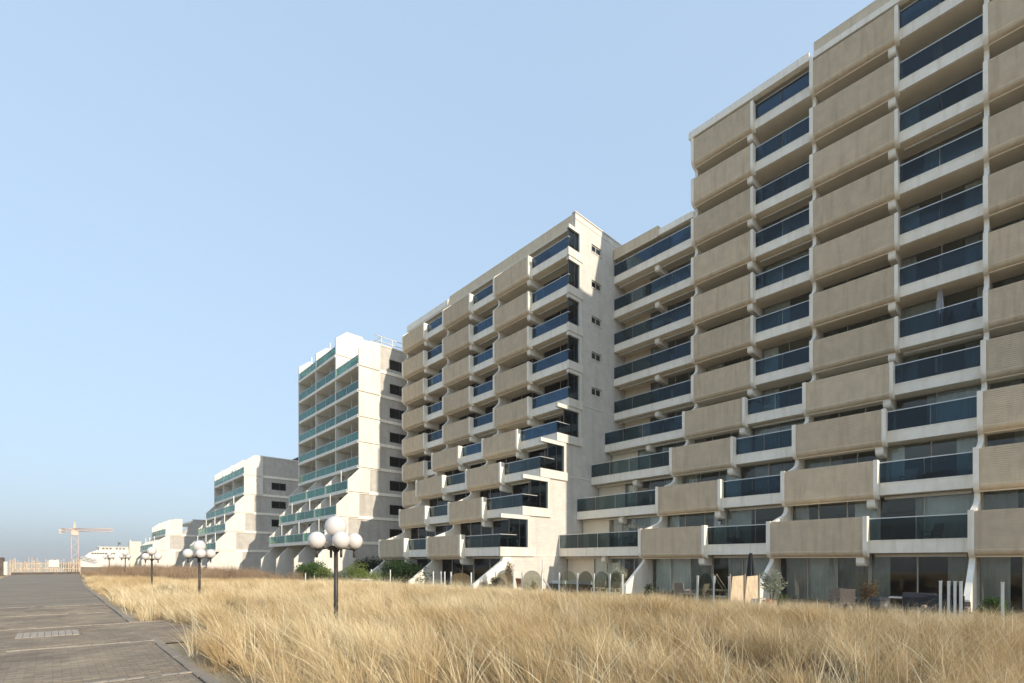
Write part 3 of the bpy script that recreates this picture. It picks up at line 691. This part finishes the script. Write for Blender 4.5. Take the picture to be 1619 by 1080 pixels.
part('tower_head', MB().tube((0, 0, 13.5), (0, 0, 16.9), .8, .15, 4), 'crane', cr)
part('cab', MB().box(-.9, .9, -1.5, .2, 12.4, 13.9), 'crane', cr)
part('counterweight', MB().box(-.7, .7, -.6, .6, -1.1, .6), 'canvas', cr, (-3.2, 3.1, 14.0))
pv = thing('pavilion', 'long white pavilion with stepped decks and a square tower beyond the scrub', 'building', (8.6, 240, 0))
part('lower_deck', MB().box(-1.2, 15.5, 0, 9, -1, 3.6), 'whitepaint', pv)
part('middle_deck', MB().prism([(0, 3.603), (15.2, 3.603), (15.2, 6.0), (3.5, 6.0), (1.2, 5.0)], .6, 8.4), 'whitepaint', pv)
part('upper_deck', MB().box(4.2, 15.2, 1.2, 8, 6.003, 7.2), 'whitepaint', pv)
part('tower', MB().box(13.0, 16.6, -.6, 3, -1, 9.2), 'dirtm', pv)
part('tower_cap', MB().box(12.9, 16.7, -.7, 3.1, 9.203, 9.5).box(13.2, 13.4, -.6, -.4, 9.503, 10.4), 'whitepaint', pv)
part('roof_overhang', MB().box(3.6, 12.9, .9, 8.3, 7.203, 7.4), 'whitepaint', pv)
for i in range(9): part('window', MB().box(0, .62, -.03, -.003, 0, .55), 'framed', pv, (1.9 + i * .78, .6, 4.5), key='pw1')
for i in range(6): part('window', MB().box(0, .7, -.03, -.003, 0, .55), 'framed', pv, (5.0 + i * 1.05 + (i > 2) * .8, 1.2, 6.35), key='pw2')
part('flag_mast', MB().tube((9.9, 4, 7.4), (9.9, 4, 9.4), .07, n=6).box(9.9, 10.7, 3.98, 4.02, 8.3, 9.1), 'dark', pv)
# ------------------------------------------------------------------ plants
def leafcloud(n, rx, ry, rz, cz, ls, seed, clumps=14, base=None):
    r = random.Random(seed); mb = MB(); cs = []
    for _ in range(clumps):
        while True:
            p = Vector((r.uniform(-1, 1), r.uniform(-1, 1), r.uniform(-1, 1)))
            if .3 < p.length < 1: break
        cs.append((Vector((p.x * rx * .75, p.y * ry * .75, cz + p.z * rz * .75)), r.uniform(.3, .5)))
    for i in range(n):
        c, q = cs[i % clumps]; d = Vector((r.gauss(0, 1), r.gauss(0, 1), r.gauss(0, 1))).normalized() * (r.random() ** .4)
        p = c + Vector((d.x * rx * q, d.y * ry * q, d.z * rz * q))
        if base is not None and p.z < base: p.z = base + r.random() * .1
        a = Vector((r.uniform(-1, 1), r.uniform(-1, 1), r.uniform(-.6, .8))).normalized(); b = a.orthogonal().normalized()
        l_ = ls * r.uniform(.6, 1.3); mb.quad(p, p + a * l_ * .5 + b * l_ * .28, p + a * l_, p + a * l_ * .5 - b * l_ * .28)
    return mb
def shrub(name, label, loc, rx, ry, rz, cz, n, ls, m, seed, cat='shrub', group=None, clumps=14, stem=True, cutbase=None):
    t = thing(name, label, cat, loc, 0, group)
    part('crown', leafcloud(n, rx, ry, rz, cz, ls, seed, clumps, cutbase), m, t)
    if stem:
        r = random.Random(seed + 1); mb = MB()
        for i in range(4):
            a = r.uniform(0, 6.28); mb.tube((0, 0, -.2), (rx * .45 * math.cos(a), ry * .45 * math.sin(a), cz + rz * .2), .03, .012, 5)
        part('trunk', mb, 'bark', t)
    return t
def at(px, X, z=GROUND):
    """ground point seen in photo column px at distance X from the camera line"""
    a = (px - 809.5) / 784.9; th_ = R(42.77); c, s = math.cos(th_), math.sin(th_)
    return (X, X * (c - a * s) / (s + a * c), z)
def along(px, X, z=GROUND): return Vector(at(px, X, z))
shrub('hedge', 'long clipped dark green hedge under the corner balconies of the middle building', at(640, 21.2, GROUND), 1.6, 4.2, 1.25, 1.0, 6500, .16, 'leafd', 11, 'hedge', clumps=34)
shrub('hedge', 'dark tall hedge against the shaded wall behind the right lamp globes', at(592, 23.0, GROUND), 1.8, 3.6, 1.2, 1.3, 6500, .18, 'leafd', 12, 'hedge', clumps=30)
shrub('shrub', 'rounded yellow-green shrub just right of the nearest lamp pole', at(573, 18.5, GROUND), 1.5, 3.4, 1.0, 1.0, 5200, .13, 'leafy', 13, clumps=26)
shrub('shrub', 'light green bush directly left of the nearest lamp pole', at(519, 17.5, GROUND), 1.1, 1.3, .95, .8, 2200, .14, 'leafy', 14)
shrub('shrub', 'dark green pine-like bush under the left globe of the nearest lamp', at(494, 18.5, GROUND), 1.8, 2.4, 1.2, 1.0, 4600, .16, 'leafg', 15, clumps=24)
shrub('shrub', 'low rust coloured bush at the foot of the nearest lamp pole', at(540, 16.5, GROUND), .8, .9, .5, .4, 1100, .11, 'leafb', 16)
shrub('olive_tree', 'round silver-leaved olive tree on the terrace left of the white buttress', at(973, 22.6), .62, .62, .62, 1.25, 2200, .09, 'leafs', 21, 'tree')
shrub('olive_tree', 'straggly pale olive tree beside the straw screen', at(1219, 23.2), .55, .55, .62, 1.2, 900, .10, 'leafs', 22, 'tree')
shrub('shrub', 'bare reddish-brown shrub before the full height curtains', at(1374, 23.5), .35, .35, .75, 1.0, 900, .07, 'leafb', 23)
shrub('conifer', 'slim green and rust conifer before the white end wall', at(804, 21.0), .33, .33, 1.0, 1.2, 1500, .09, 'leafb', 24, 'conifer')
shrub('conifer', 'small dark conifer on the left of the slim rust one', at(788, 20.8), .5, .5, .6, .8, 1300, .10, 'leafd', 25, 'conifer')
shrub('shrub', 'low clipped green box plant in the white planter', at(727, 20.7, GROUND + .4), .45, 1.3, .22, .18, 1300, .07, 'leafg', 26, stem=False)
shrub('shrub', 'small topiary plant at the foot of the diagonal buttress', at(765, 20.6, GROUND), .35, .35, .4, .45, 700, .07, 'leafd', 27)
shrub('shrub', 'dark leafy plant near the white wall arches', at(845, 22.2, GROUND), .4, .4, .5, .5, 900, .08, 'leafd', 28)
shrub('shrub', 'dark potted shrub just right of the diagonal white buttress toe', at(1026, 23.0), .4, .4, .5, .5, 900, .08, 'leafd', 29)
shrub('shrub', 'green leafy plant behind the tall grass at the right edge', at(1572, 22.6), .35, .45, .4, .55, 800, .10, 'leafg', 30)
shrub('shrub', 'low green plant beside the pale olive tree', at(1236, 22.4), .3, .3, .3, .45, 500, .07, 'leafg', 31)
# ------------------------------------------------------------------ terraces: wind screens, furniture
def screen(label, pxs, X, arches, hp=1.42, gx=0, z=GROUND):
    t = thing('wind_screen', label, 'wind screen', at(pxs[0], X, z), 0, 'arched glass wind screens on the terraces')
    x0, y0, _ = at(pxs[0], X, z)
    ys = [at(p, X)[1] - y0 for p in pxs]
    for y in ys: part('post', lambda: MB().box(-.035, .035, -.035, .035, -.2, hp).box(-.042, .042, -.042, .042, hp + .002, hp + .03), 'post', t, (0, y, 0), key=('sp', hp))
    for i in range(len(ys) - 1):
        if not arches[i]: continue
        w = abs(ys[i + 1] - ys[i]) - .07; ya = min(ys[i], ys[i + 1]) + .035; hb = .95
        n = 12; prof = [(0, .05), (w, .05)] + [(w / 2 + w / 2 * math.cos(math.pi * j / n), hb + (.62 if arches[i] == 2 else .38) * math.sin(math.pi * j / n)) for j in range(n + 1)]
        part('arched_pane', MB().prism(prof, -.006, .006, 'x'), 'clear', t, (0, ya, 0))
    return t
FX = 21.5
screen('glass wind screen right of the parked terrace sofas, three arches before the red panel windows', [984, 964, 939, 913, 884], FX, [2, 2, 2, 2])
screen('glass wind screen with arches seen against the white end wall', [857, 826, 812, 784], 20.6, [2, 0, 2])
screen('row of white posts and low glass left of the diagonal buttress', [745, 713, 703, 697, 685], 20.2, [1, 0, 0, 0], 1.35)
screen('glass wind screen beside the closed black parasol', [1153, 1129, 1103], FX, [2, 2])
screen('cluster of four slim posts at the right beside the grey sofa', [1519, 1510, 1500, 1487], FX, [1, 1, 1])
screen('single white post at the far right in the grass', [1585], FX, [])
screen('two white posts before the dark hedge of the middle building', [617, 587], 19.6, [0])
screen('short white posts of the garden left of the nearest lamp', [508, 497, 483, 471], 17.2, [0, 0, 0], 1.0)
def planter(label, px, X, w, d, h, m='whitepaint', name='planter'):
    return solo(name, MB().box(0, d, 0, w, 0, h).box(-.03, -.003, -.03, w + .03, h - .08, h + .02).box(d + .003, d + .03, -.03, w + .03, h - .08, h + .02), m, label, 'planter', at(px, X))
planter('long low white planter box holding the clipped green plant', 742, 20.3, 2.6, .5, .42)
planter('white rendered plinth in front of the straw screen', 1201, 21.9, 2.4, .6, .5)
planter('small brick planter between the straw screen and the pale olive', 1214, 22.3, .8, .5, .45, 'terra')
def parasol(label, loc, h, m, pole_h, rz=0):
    t = thing('closed_parasol', label, 'parasol', loc, rz)
    part('pole', MB().tube((0, 0, 0), (0, 0, pole_h), .025, n=8), 'dark', t)
    part('base', MB().lathe([(.001, 0), (.28, 0), (.28, .06), (.05, .1), (.001, .1)], 16), 'dark', t)
    mb = MB(); n = 16; prof = [(.06, pole_h + .02), (.09, pole_h - .12), (.15, pole_h - h * .5), (.19, pole_h - h * .85), (.13, pole_h - h)]
    b = 0
    for i in range(n):
        tt = 2 * math.pi * i / n; q = 1 if i % 2 else .62
        for rr, z in prof: mb.v.append((rr * q * math.cos(tt), rr * q * math.sin(tt), z))
    m_ = len(prof)
    for i in range(n):
        for k in range(m_ - 1):
            j = (i + 1) % n; mb.f.append((i * m_ + k, j * m_ + k, j * m_ + k + 1, i * m_ + k + 1))
    part('folded_canopy', mb, m, t); return t
gp = at(1477, 35.5); parasol('closed grey parasol rising above the glass of a high balcony', (35.75, 4.05, zb(5) + .47), 1.5, 'canvas', 2.75)
parasol('closed black parasol on the terrace behind the straw screen', at(1187, 23.0), 1.3, 'blackc', 2.45)
def cone(label, x, y, z, h, r_, seed):
    t = thing('potted_conifer', label, 'potted plant', (x, y, z), 0, 'potted conifers on the high balcony'); rr = random.Random(seed); mb = MB()
    for i in range(700):
        u = rr.random(); a = rr.uniform(0, 6.28); q = r_ * (1 - u) * rr.random() ** .3
        p = Vector((q * math.cos(a), q * math.sin(a), .3 + u * h)); d = Vector((rr.uniform(-1, 1), rr.uniform(-1, 1), rr.uniform(0, 1))).normalized(); b_ = d.orthogonal().normalized()
        mb.quad(p, p + d * .03 + b_ * .02, p + d * .07, p + d * .03 - b_ * .02)
    part('crown', mb, 'leafd', t); part('pot', MB().lathe([(.001, 0), (.14, 0), (.19, .3), (.001, .3)], 14), 'dark', t)
cone('cone-shaped potted conifer beside the closed grey parasol', 35.5, 3.55, zb(5) + .47, .85, .24, 1)
cone('cone-shaped potted conifer at the right end of the parasol balcony', 35.5, 2.65, zb(5) + .47, .95, .26, 2)
shrub('potted_plant', 'bushy dark plant behind the balcony glass two floors up at right', (30.6, 3.6, zb(2) + .47), .5, 1.0, .35, .35, 900, .1, 'leafd', 33, 'potted plant', stem=False)
shrub('potted_plant', 'dark plant behind the glass of the first balcony above the black parasol', (28.7, 12.2, zb(1) + .47), .3, .7, .3, .4, 700, .1, 'leafd', 34, 'potted plant', stem=False)
def sofa(label, loc, rz, L, m='rattan', c='cushion', name='sofa'):
    t = thing(name, label, 'sofa', loc, rz)
    part('frame', MB().box(0, .8, 0, L, .06, .34).box(0, .1, 0, L, .343, .72).box(.101, .8, 0, .1, .343, .56).box(.101, .8, L - .1, L, .343, .56), m, t)
    n = max(1, int(L / .75))
    for i in range(n):
        w = (L - .24) / n; y = .12 + i * w
        part('seat_cushion', MB().prism([(.14, 0), (.80, 0), (.80, .12), (.76, .15), (.18, .15), (.14, .12)], 0, w - .02), c, t, (0, y, .345))
        part('back_cushion', MB().prism([(.11, .15), (.28, .15), (.24, .55), (.13, .57)], 0, w - .02), c, t, (0, y, .345))
    return t
def chair(label, loc, rz, m='wood', group=None):
    t = thing('garden_chair', label, 'chair', loc, rz, group)
    part('seat', MB().box(0, .5, 0, .5, .40, .45), m, t)
    part('backrest', MB().prism([(0, .45), (.05, .45), (-.10, 1.0), (-.15, 1.0)], 0, .5), m, t)
    for x in (.0, .45):
        for y in (0, .45): part('leg', MB().box(0, .05, 0, .05, 0, .398), m, t, (x, y, 0), key='cleg')
    for y in (-.05, .5): part('armrest', MB().box(0, .5, 0, .05, .62, .66).box(.44, .48, 0, .05, .2, .62), m, t, (0, y, 0), key='carm')
    return t
def table(label, loc, rz, w, d, h, m='wood', name='garden_table'):
    t = thing(name, label, 'table', loc, rz)
    part('table_top', MB().box(0, w, 0, d, h - .05, h), m, t)
    for x in (.05, w - .1):
        for y in (.05, d - .1): part('leg', MB().box(x, x + .05, y, y + .05, 0, h - .052), m, t)
    return t
T = GROUND + .02
sofa('white cushioned lounge sofa on the terrace beneath the long glass balconies', at(935, 22.9, T), 0, 2.4, 'dark')
sofa('short white lounge seat at the left end of the same terrace', at(893, 22.6, T), 0, 1.3, 'dark')
chair('pinkish wooden deck chair behind the grass, left of its twin', at(944, 21.9, T), math.pi, 'straw', 'wooden deck chairs by the glass screen')
chair('pinkish wooden deck chair beside the round olive tree', at(968, 21.9, T), math.pi, 'straw', 'wooden deck chairs by the glass screen')
chair('brown rattan armchair before the half frosted windows, left one', at(1082, 23.2, T), 0, 'rattan')
chair('brown rattan armchair turned sideways beside the terrace table', at(1118, 23.4, T), 1.4, 'rattan')
table('low brown table between the rattan armchairs', at(1100, 22.8, T), 0, .6, .9, .5, 'wood')
table('dark garden table behind the arched wind screen near the parasol', at(1150, 23.3, T), 0, .8, 1.4, .7, 'wood')
sofa('dark grey sofa seen from behind at the right terrace', at(1462, 22.6, T), math.pi, 1.2, 'rattan', 'blackc')
table('long wooden table in the garden left of the rust conifer', at(795, 20.9, T), 0, .8, 3.0, .62, 'whitepaint')
chair('red-brown bench chair before the white end wall arches', at(826, 22.0, T), 0, 'terra')
chair('wooden chair with a white fleece near the bare shrub', at(1352, 23.0, T), .3, 'rattan')
chair('grey chair by the long curtained window', at(1335, 23.6, T), .1, 'rattan')
table('yellow wooden bench table in the garden left of the lamp', at(511, 17.0, T), 0, .5, 1.0, .6, 'straw')
table('white garden table right of the nearest lamp pole', at(572, 17.2, T), 0, .9, 1.6, .72, 'whitepaint')
gr = thing('barbecue', 'black lidded barbecue beside the four slim posts', 'barbecue', at(1478, 22.4, T))
part('body', MB().prism([(0, .45), (.5, .45), (.5, .8), (.38, .95), (.12, .95), (0, .8)], 0, .9), 'blackc', gr)
part('shelf', MB().box(0, .5, -.45, -.003, .74, .78).box(0, .5, .903, 1.3, .74, .78), 'rail', gr)
for x in (.03, .43):
    for y in (.03, .82): part('leg', MB().box(x, x + .04, y, y + .04, 0, .448), 'dark', gr)
st = thing('straw_screen', 'pale straw matting wind break standing on the white plinth', 'screen', at(1200, 22.1, GROUND + .3), R(47))
for i in range(2):
    part('panel', lambda: MB().prism([(0, 0), (.60, 0), (.50, 1.15), (0, 1.2)], 0, .04, 'x'), 'straw', st, (0, i * .62, 0), key='strawp')
for i in range(3): part('stake', lambda: MB().tube((-.03, 0, -.3), (-.03, 0, 1.26), .02, n=6), 'wood', st, (0, i * .62 - .01, 0), key='strawk')
solo('folded_parasol_pole', MB().tube((0, 0, 0), (0, 1.0, 1.5), .03, n=8).tube((0, .15, .0), (0, 1.15, 1.5), .03, n=8).box(-.05, .05, .5, .62, .7, .78), 'wood', 'pair of wooden poles leaning on the left side of the straw screen', 'poles', at(1168, 22.0, T))
hand = thing('slide_rail', 'white slanting handrail beside the arches of the end wall', 'handrail', at(858, 22.6, T))
part('rail', MB().tube((0, 0, 2.2), (0, .0, 1.0), .05, n=8).tube((0, 0, 1.0), (-.0, -1.0, .1), .05, n=8), 'whitepaint', hand)
ac = thing('air_unit', 'cream air conditioning unit on the lowest corner balcony of the middle building', 'air conditioner', (23.45, 25.5, zb(1) + .47))
part('casing', MB().box(0, .9, 0, .35, .05, .85), 'dirtm', ac)
part('fan_grille', MB().lathe([(.001, 0), (.27, 0), (.27, .03), (.001, .03)], 20), 'frame', ac, (.45, -.003, .45), rot=(R(90), 0, 0))
wl_ = thing('wall_lantern', 'small dark wall lantern above the lowest glass balcony left of the brick column', 'lantern', (30.8, 14.0, zb(1) + 2.25))
part('backplate', MB().box(0, .05, -.06, .06, -.15, .15), 'dark', wl_)
part('lantern_glass', MB().lathe([(.001, -.22), (.07, -.22), (.1, .05), (.001, .05)], 8), 'globe', wl_, (-.16, 0, 0))
part('lantern_cap', MB().lathe([(.13, .05), (.001, .17)], 8), 'dark', wl_, (-.16, 0, 0))
bn = thing('blue_bin', 'round dark covered tub standing on the right terrace', 'tub', at(1390, 23.4, T))
part('tub', MB().lathe([(.001, 0), (.28, 0), (.34, .6), (.001, .6)], 18), 'dark', bn); part('lid', MB().lathe([(.36, .6), (.3, .68), (.001, .72)], 18), 'framed', bn)
sofa('dark sofa behind the smoked glass of the lowest long balcony', (29.3, 19.2, zb(1) + .47), math.pi, 1.9, 'dark', 'blackc')
table('dark table on the long balcony halfway up, beside the brick column', (35.6, 20.2, zb(7) + .47), 0, .8, 1.3, .74, 'dark')
chair('dark chair on the long balcony just left of the brick column, second floor up', (31.6, 19.0, zb(2) + .47), 2.6, 'dark')
chair('rattan chair behind the glass of the widest right balcony, second floor', (31.4, 4.9, zb(2) + .47), 2.9, 'rattan')
chair('dark chair on the lowest right balcony above the four slim posts', (29.4, 3.6, zb(1) + .47), 2.4, 'dark')
chair('pale chair on the glass balcony left of the closed grey parasol', (34.9, 13.0, zb(4) + .47), 2.8, 'straw')
# ------------------------------------------------------------------ dry grass (instanced clumps) and scrub
def clump(seed, nb, h, spread, lean, wd, seg=4, curl=.5, leanvec=(-.55, .1)):
    r = random.Random(seed); mb = MB()
    for _ in range(nb):
        a = r.uniform(0, 6.28); q = spread * r.random() ** .6; x, y = q * math.cos(a), q * math.sin(a)
        hh = h * r.uniform(.45, 1.1); out = r.uniform(.05, .85) ** 1.3 * hh
        dx = math.cos(a) * out + lean * leanvec[0] * hh + r.gauss(0, .10) * hh; dy = math.sin(a) * out + lean * leanvec[1] * hh + r.gauss(0, .10) * hh
        wa = r.uniform(0, 3.14); wx, wy = math.cos(wa) * wd, math.sin(wa) * wd; b = len(mb.v)
        droop = r.uniform(0, curl)
        for i in range(seg + 1):
            t = i / seg; k = t ** 1.6; zz = hh * (t - droop * t ** 3 * .6); w_ = (1 - t) ** .7
            if i == seg: mb.v.append((x + dx * k * (1 + droop), y + dy * k * (1 + droop), zz))
            else: mb.v += [(x + dx * k - wx * w_, y + dy * k - wy * w_, zz), (x + dx * k + wx * w_, y + dy * k + wy * w_, zz)]
        for i in range(seg - 1): mb.f.append((b + 2 * i, b + 2 * i + 1, b + 2 * i + 3, b + 2 * i + 2))
        mb.f.append((b + 2 * seg - 2, b + 2 * seg - 1, b + 2 * seg))
    return mb
def twigs(seed, n, h):
    r = random.Random(seed); mb = MB()
    for _ in range(n):
        p = Vector((r.gauss(0, .12), r.gauss(0, .12), 0)); d = Vector((r.gauss(0, .35), r.gauss(0, .35), 1)).normalized()
        L = h * r.uniform(.5, 1)
        for s_ in range(4):
            q = p + d * L / 4; w = .012 * (1 - s_ / 5); o = Vector((r.uniform(-1, 1), r.uniform(-1, 1), 0)).normalized() * w
            mb.quad(p - o, p + o, q + o * .7, q - o * .7)
            for _b in range(2):
                e = q + Vector((r.gauss(0, 1), r.gauss(0, 1), r.uniform(.2, 1))).normalized() * h * .2
                mb.quad(q - o * .5, q + o * .5, e + o * .2, e - o * .2)
            p = q; d = (d + Vector((r.gauss(0, .3), r.gauss(0, .3), .1))).normalized()
    return mb
def scatter(name, label, protos, pts, m):
    """pts: (x, y, z, rotz, scale, index); one object whose points carry instances of the clump meshes"""
    col = bpy.data.collections.new(name + '_clumps')
    for i, mb in enumerate(protos):
        me = mb.mesh(name + '_clump'); me.materials.append(M[m]); o = bpy.data.objects.new('%s_%02d' % (name, i), me); col.objects.link(o)
    me = bpy.data.meshes.new(name); me.from_pydata([p[:3] for p in pts], [], [])
    a = me.attributes.new('rotz', 'FLOAT', 'POINT'); a.data.foreach_set('value', [p[3] for p in pts])
    a = me.attributes.new('scl', 'FLOAT', 'POINT'); a.data.foreach_set('value', [p[4] for p in pts])
    a = me.attributes.new('idx', 'INT', 'POINT'); a.data.foreach_set('value', [p[5] for p in pts])
    o = bpy.data.objects.new(name, me); link(o); tag(o, label, name.replace('_', ' '), kind='stuff')
    ng = bpy.data.node_groups.new(name + '_nodes', 'GeometryNodeTree')
    ng.interface.new_socket('Geometry', in_out='INPUT', socket_type='NodeSocketGeometry'); ng.interface.new_socket('Geometry', in_out='OUTPUT', socket_type='NodeSocketGeometry')
    n = ng.nodes; l = ng.links; gi = n.new('NodeGroupInput'); go = n.new('NodeGroupOutput')
    ip = n.new('GeometryNodeInstanceOnPoints'); ci = n.new('GeometryNodeCollectionInfo'); ci.inputs['Collection'].default_value = col
    ci.inputs['Separate Children'].default_value = True; ci.inputs['Reset Children'].default_value = True
    ip.inputs['Pick Instance'].default_value = True
    def attr(nm, ty):
        q = n.new('GeometryNodeInputNamedAttribute'); q.data_type = ty; q.inputs[0].default_value = nm; return q.outputs[0]
    cb = n.new('ShaderNodeCombineXYZ'); l.new(attr('rotz', 'FLOAT'), cb.inputs[2])
    e2r = n.new('FunctionNodeEulerToRotation'); l.new(cb.outputs[0], e2r.inputs[0])
    l.new(gi.outputs[0], ip.inputs['Points']); l.new(ci.outputs[0], ip.inputs['Instance']); l.new(e2r.outputs[0], ip.inputs['Rotation'])
    l.new(attr('scl', 'FLOAT'), ip.inputs['Scale']); l.new(attr('idx', 'INT'), ip.inputs['Instance Index'])
    l.new(ip.outputs[0], go.inputs[0])
    md = o.modifiers.new('scatter', 'NODES'); md.node_group = ng
    return o
def inview(x, y, mlo=-.18, mhi=.10):
    th_ = R(42.77); c, s = math.cos(th_), math.sin(th_); d = x * s + y * c
    if d < 1.0: return False
    a = (x * c - y * s) / d; return -1.032 + mlo < a < 1.032 + mhi
gr_ = random.Random(21)
from mathutils import noise
def blocked(x, y):
    e = redge(y) + .2
    if x < e + (.08 if y > 20 else .12): return True
    if 12.3 < y < 17.4 and x < 2.3 + .12 * (17.6 - y): return True
    return False
def grass_points():
    P = []
    for (ya, yb_, dens) in ((-3, 14, 7.6), (14, 26, 6.2), (26, 48, 5.0), (48, 92, 2.4)):
        xlo, xhi = 1.6, 22.3
        n = int((xhi - xlo) * (yb_ - ya) * dens)
        for _ in range(n):
            x = gr_.uniform(xlo, xhi); y = gr_.uniform(ya, yb_)
            if blocked(x, y) or not inview(x, y): continue
            if x > 20.9 + .3 * math.sin(y * 1.7): continue
            if y > 40 and x > 17 - (y - 40) * .05: continue
            dist = math.hypot(x, y)
            if dist < 3.0: continue
            nz = noise.noise(Vector((x * .45, y * .45, 3.1))) + .5 * noise.noise(Vector((x * 1.3, y * 1.3, 8.)))
            if nz < -.30 and gr_.random() < .75: continue
            s = .80 + .36 * nz + gr_.uniform(-.16, .16)
            s *= 1 - .22 * smooth(12, 21, x)
            edge = x - redge(y)
            if y > 17: s *= .5 + .5 * smooth(.2, 2.0, edge)
            if dist < 6.5: s *= .86
            s *= 1 + .12 * smooth(30, 60, y)
            far = dist > 24
            P.append((x, y, gz(x, y) - .02, gr_.gauss(0, .55), max(.35, s), gr_.randrange(6) + (6 if far else 0)))
    return P
protos = [clump(100 + i, 105, .92, .11, .5 + .1 * (i % 3), .0042, 5, .55) for i in range(6)] + [clump(200 + i, 60, .74, .2, .4, .0065, 3, .4) for i in range(6)]
scatter('dry_grass', 'tall straw coloured marram grass covering the dune', protos, grass_points(), 'grass')
def stalk_points():
    P = []
    for _ in range(2600):
        x = gr_.uniform(1.8, 20); y = -2 + 34 * gr_.random()
        if blocked(x, y) or not inview(x, y) or math.hypot(x, y) < 4.5: continue
        P.append((x, y, gz(x, y) - .02, gr_.gauss(0, .9), gr_.uniform(.7, 1.05), gr_.randrange(5)))
    return P
scatter('grass_stalks', 'long pale flowering stalks rising out of the dry grass', [clump(600 + i, 7, 1.02, .12, .55, .0042, 5, .25) for i in range(5)], stalk_points(), 'stalk')
def low_points():
    P = []
    for _ in range(6500):
        x = gr_.uniform(1.6, 21.5); y = 3 + 60 * gr_.random() ** 1.6 - 5
        if blocked(x, y) or not inview(x, y) or math.hypot(x, y) < 2.5: continue
        P.append((x, y, gz(x, y) - .02, gr_.uniform(0, 6.28), gr_.uniform(.5, 1.0), gr_.randrange(4)))
    return P
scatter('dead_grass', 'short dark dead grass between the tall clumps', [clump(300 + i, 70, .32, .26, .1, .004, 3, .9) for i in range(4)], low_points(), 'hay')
def verge_points():
    P = []
    for _ in range(1500):
        x = gr_.uniform(-12, -4.1); y = gr_.uniform(20, 88)
        if inview(x, y): P.append((x, y, gz(x, y) - .02, gr_.uniform(0, 6.28), gr_.uniform(.3, .55), gr_.randrange(4)))
    return P
scatter('verge_grass', 'short brown grass on the left verge of the path', [clump(330 + i, 60, .4, .3, .1, .005, 3, .9) for i in range(4)], verge_points(), 'hay')
def scrub_points():
    P = []
    for _ in range(2700):
        y = gr_.uniform(46, 90); x = gr_.uniform(2.6 + (y - 46) * .01, 17)
        if not inview(x, y): continue
        if x < 3.6 and y < 70: continue
        if y < 58 - (x - 4) * .9: continue
        s = .95 + .6 * noise.noise(Vector((x * .35, y * .35, 1.))) + gr_.uniform(-.3, .3)
        P.append((x, y, gz(x, y) - .05, gr_.uniform(0, 6.28), s * (1.0 if x > 4.5 else .7), gr_.randrange(4)))
    return P
scatter('bare_scrub', 'leafless reddish-brown scrub behind the dry grass', [twigs(400 + i, 22, 1.25) for i in range(4)], scrub_points(), 'twig')
tuft = solo('grass_tuft', clump(500, 260, .8, .35, .3, .006, 5, .6), 'grass', 'tall dry grass tuft before the white pillar at the right', 'grass tuft', at(1556, 21.9))

# ------------------------------------------------------------------ sea haze
def haze_material():
    m, n, l, out = newmat('haze'); v = n.new('ShaderNodeVolumePrincipled')
    v.inputs['Density'].default_value = .0005; v.inputs['Color'].default_value = (1, .96, .93, 1); v.inputs['Anisotropy'].default_value = .2
    l.new(v.outputs[0], out.inputs['Volume']); return m
M['haze'] = haze_material()
solo('haze', MB().box(-2600, 2600, -1600, 2600, -9, 36.5), 'haze', 'thin pale sea haze lying over the whole scene', None, kind='stuff')
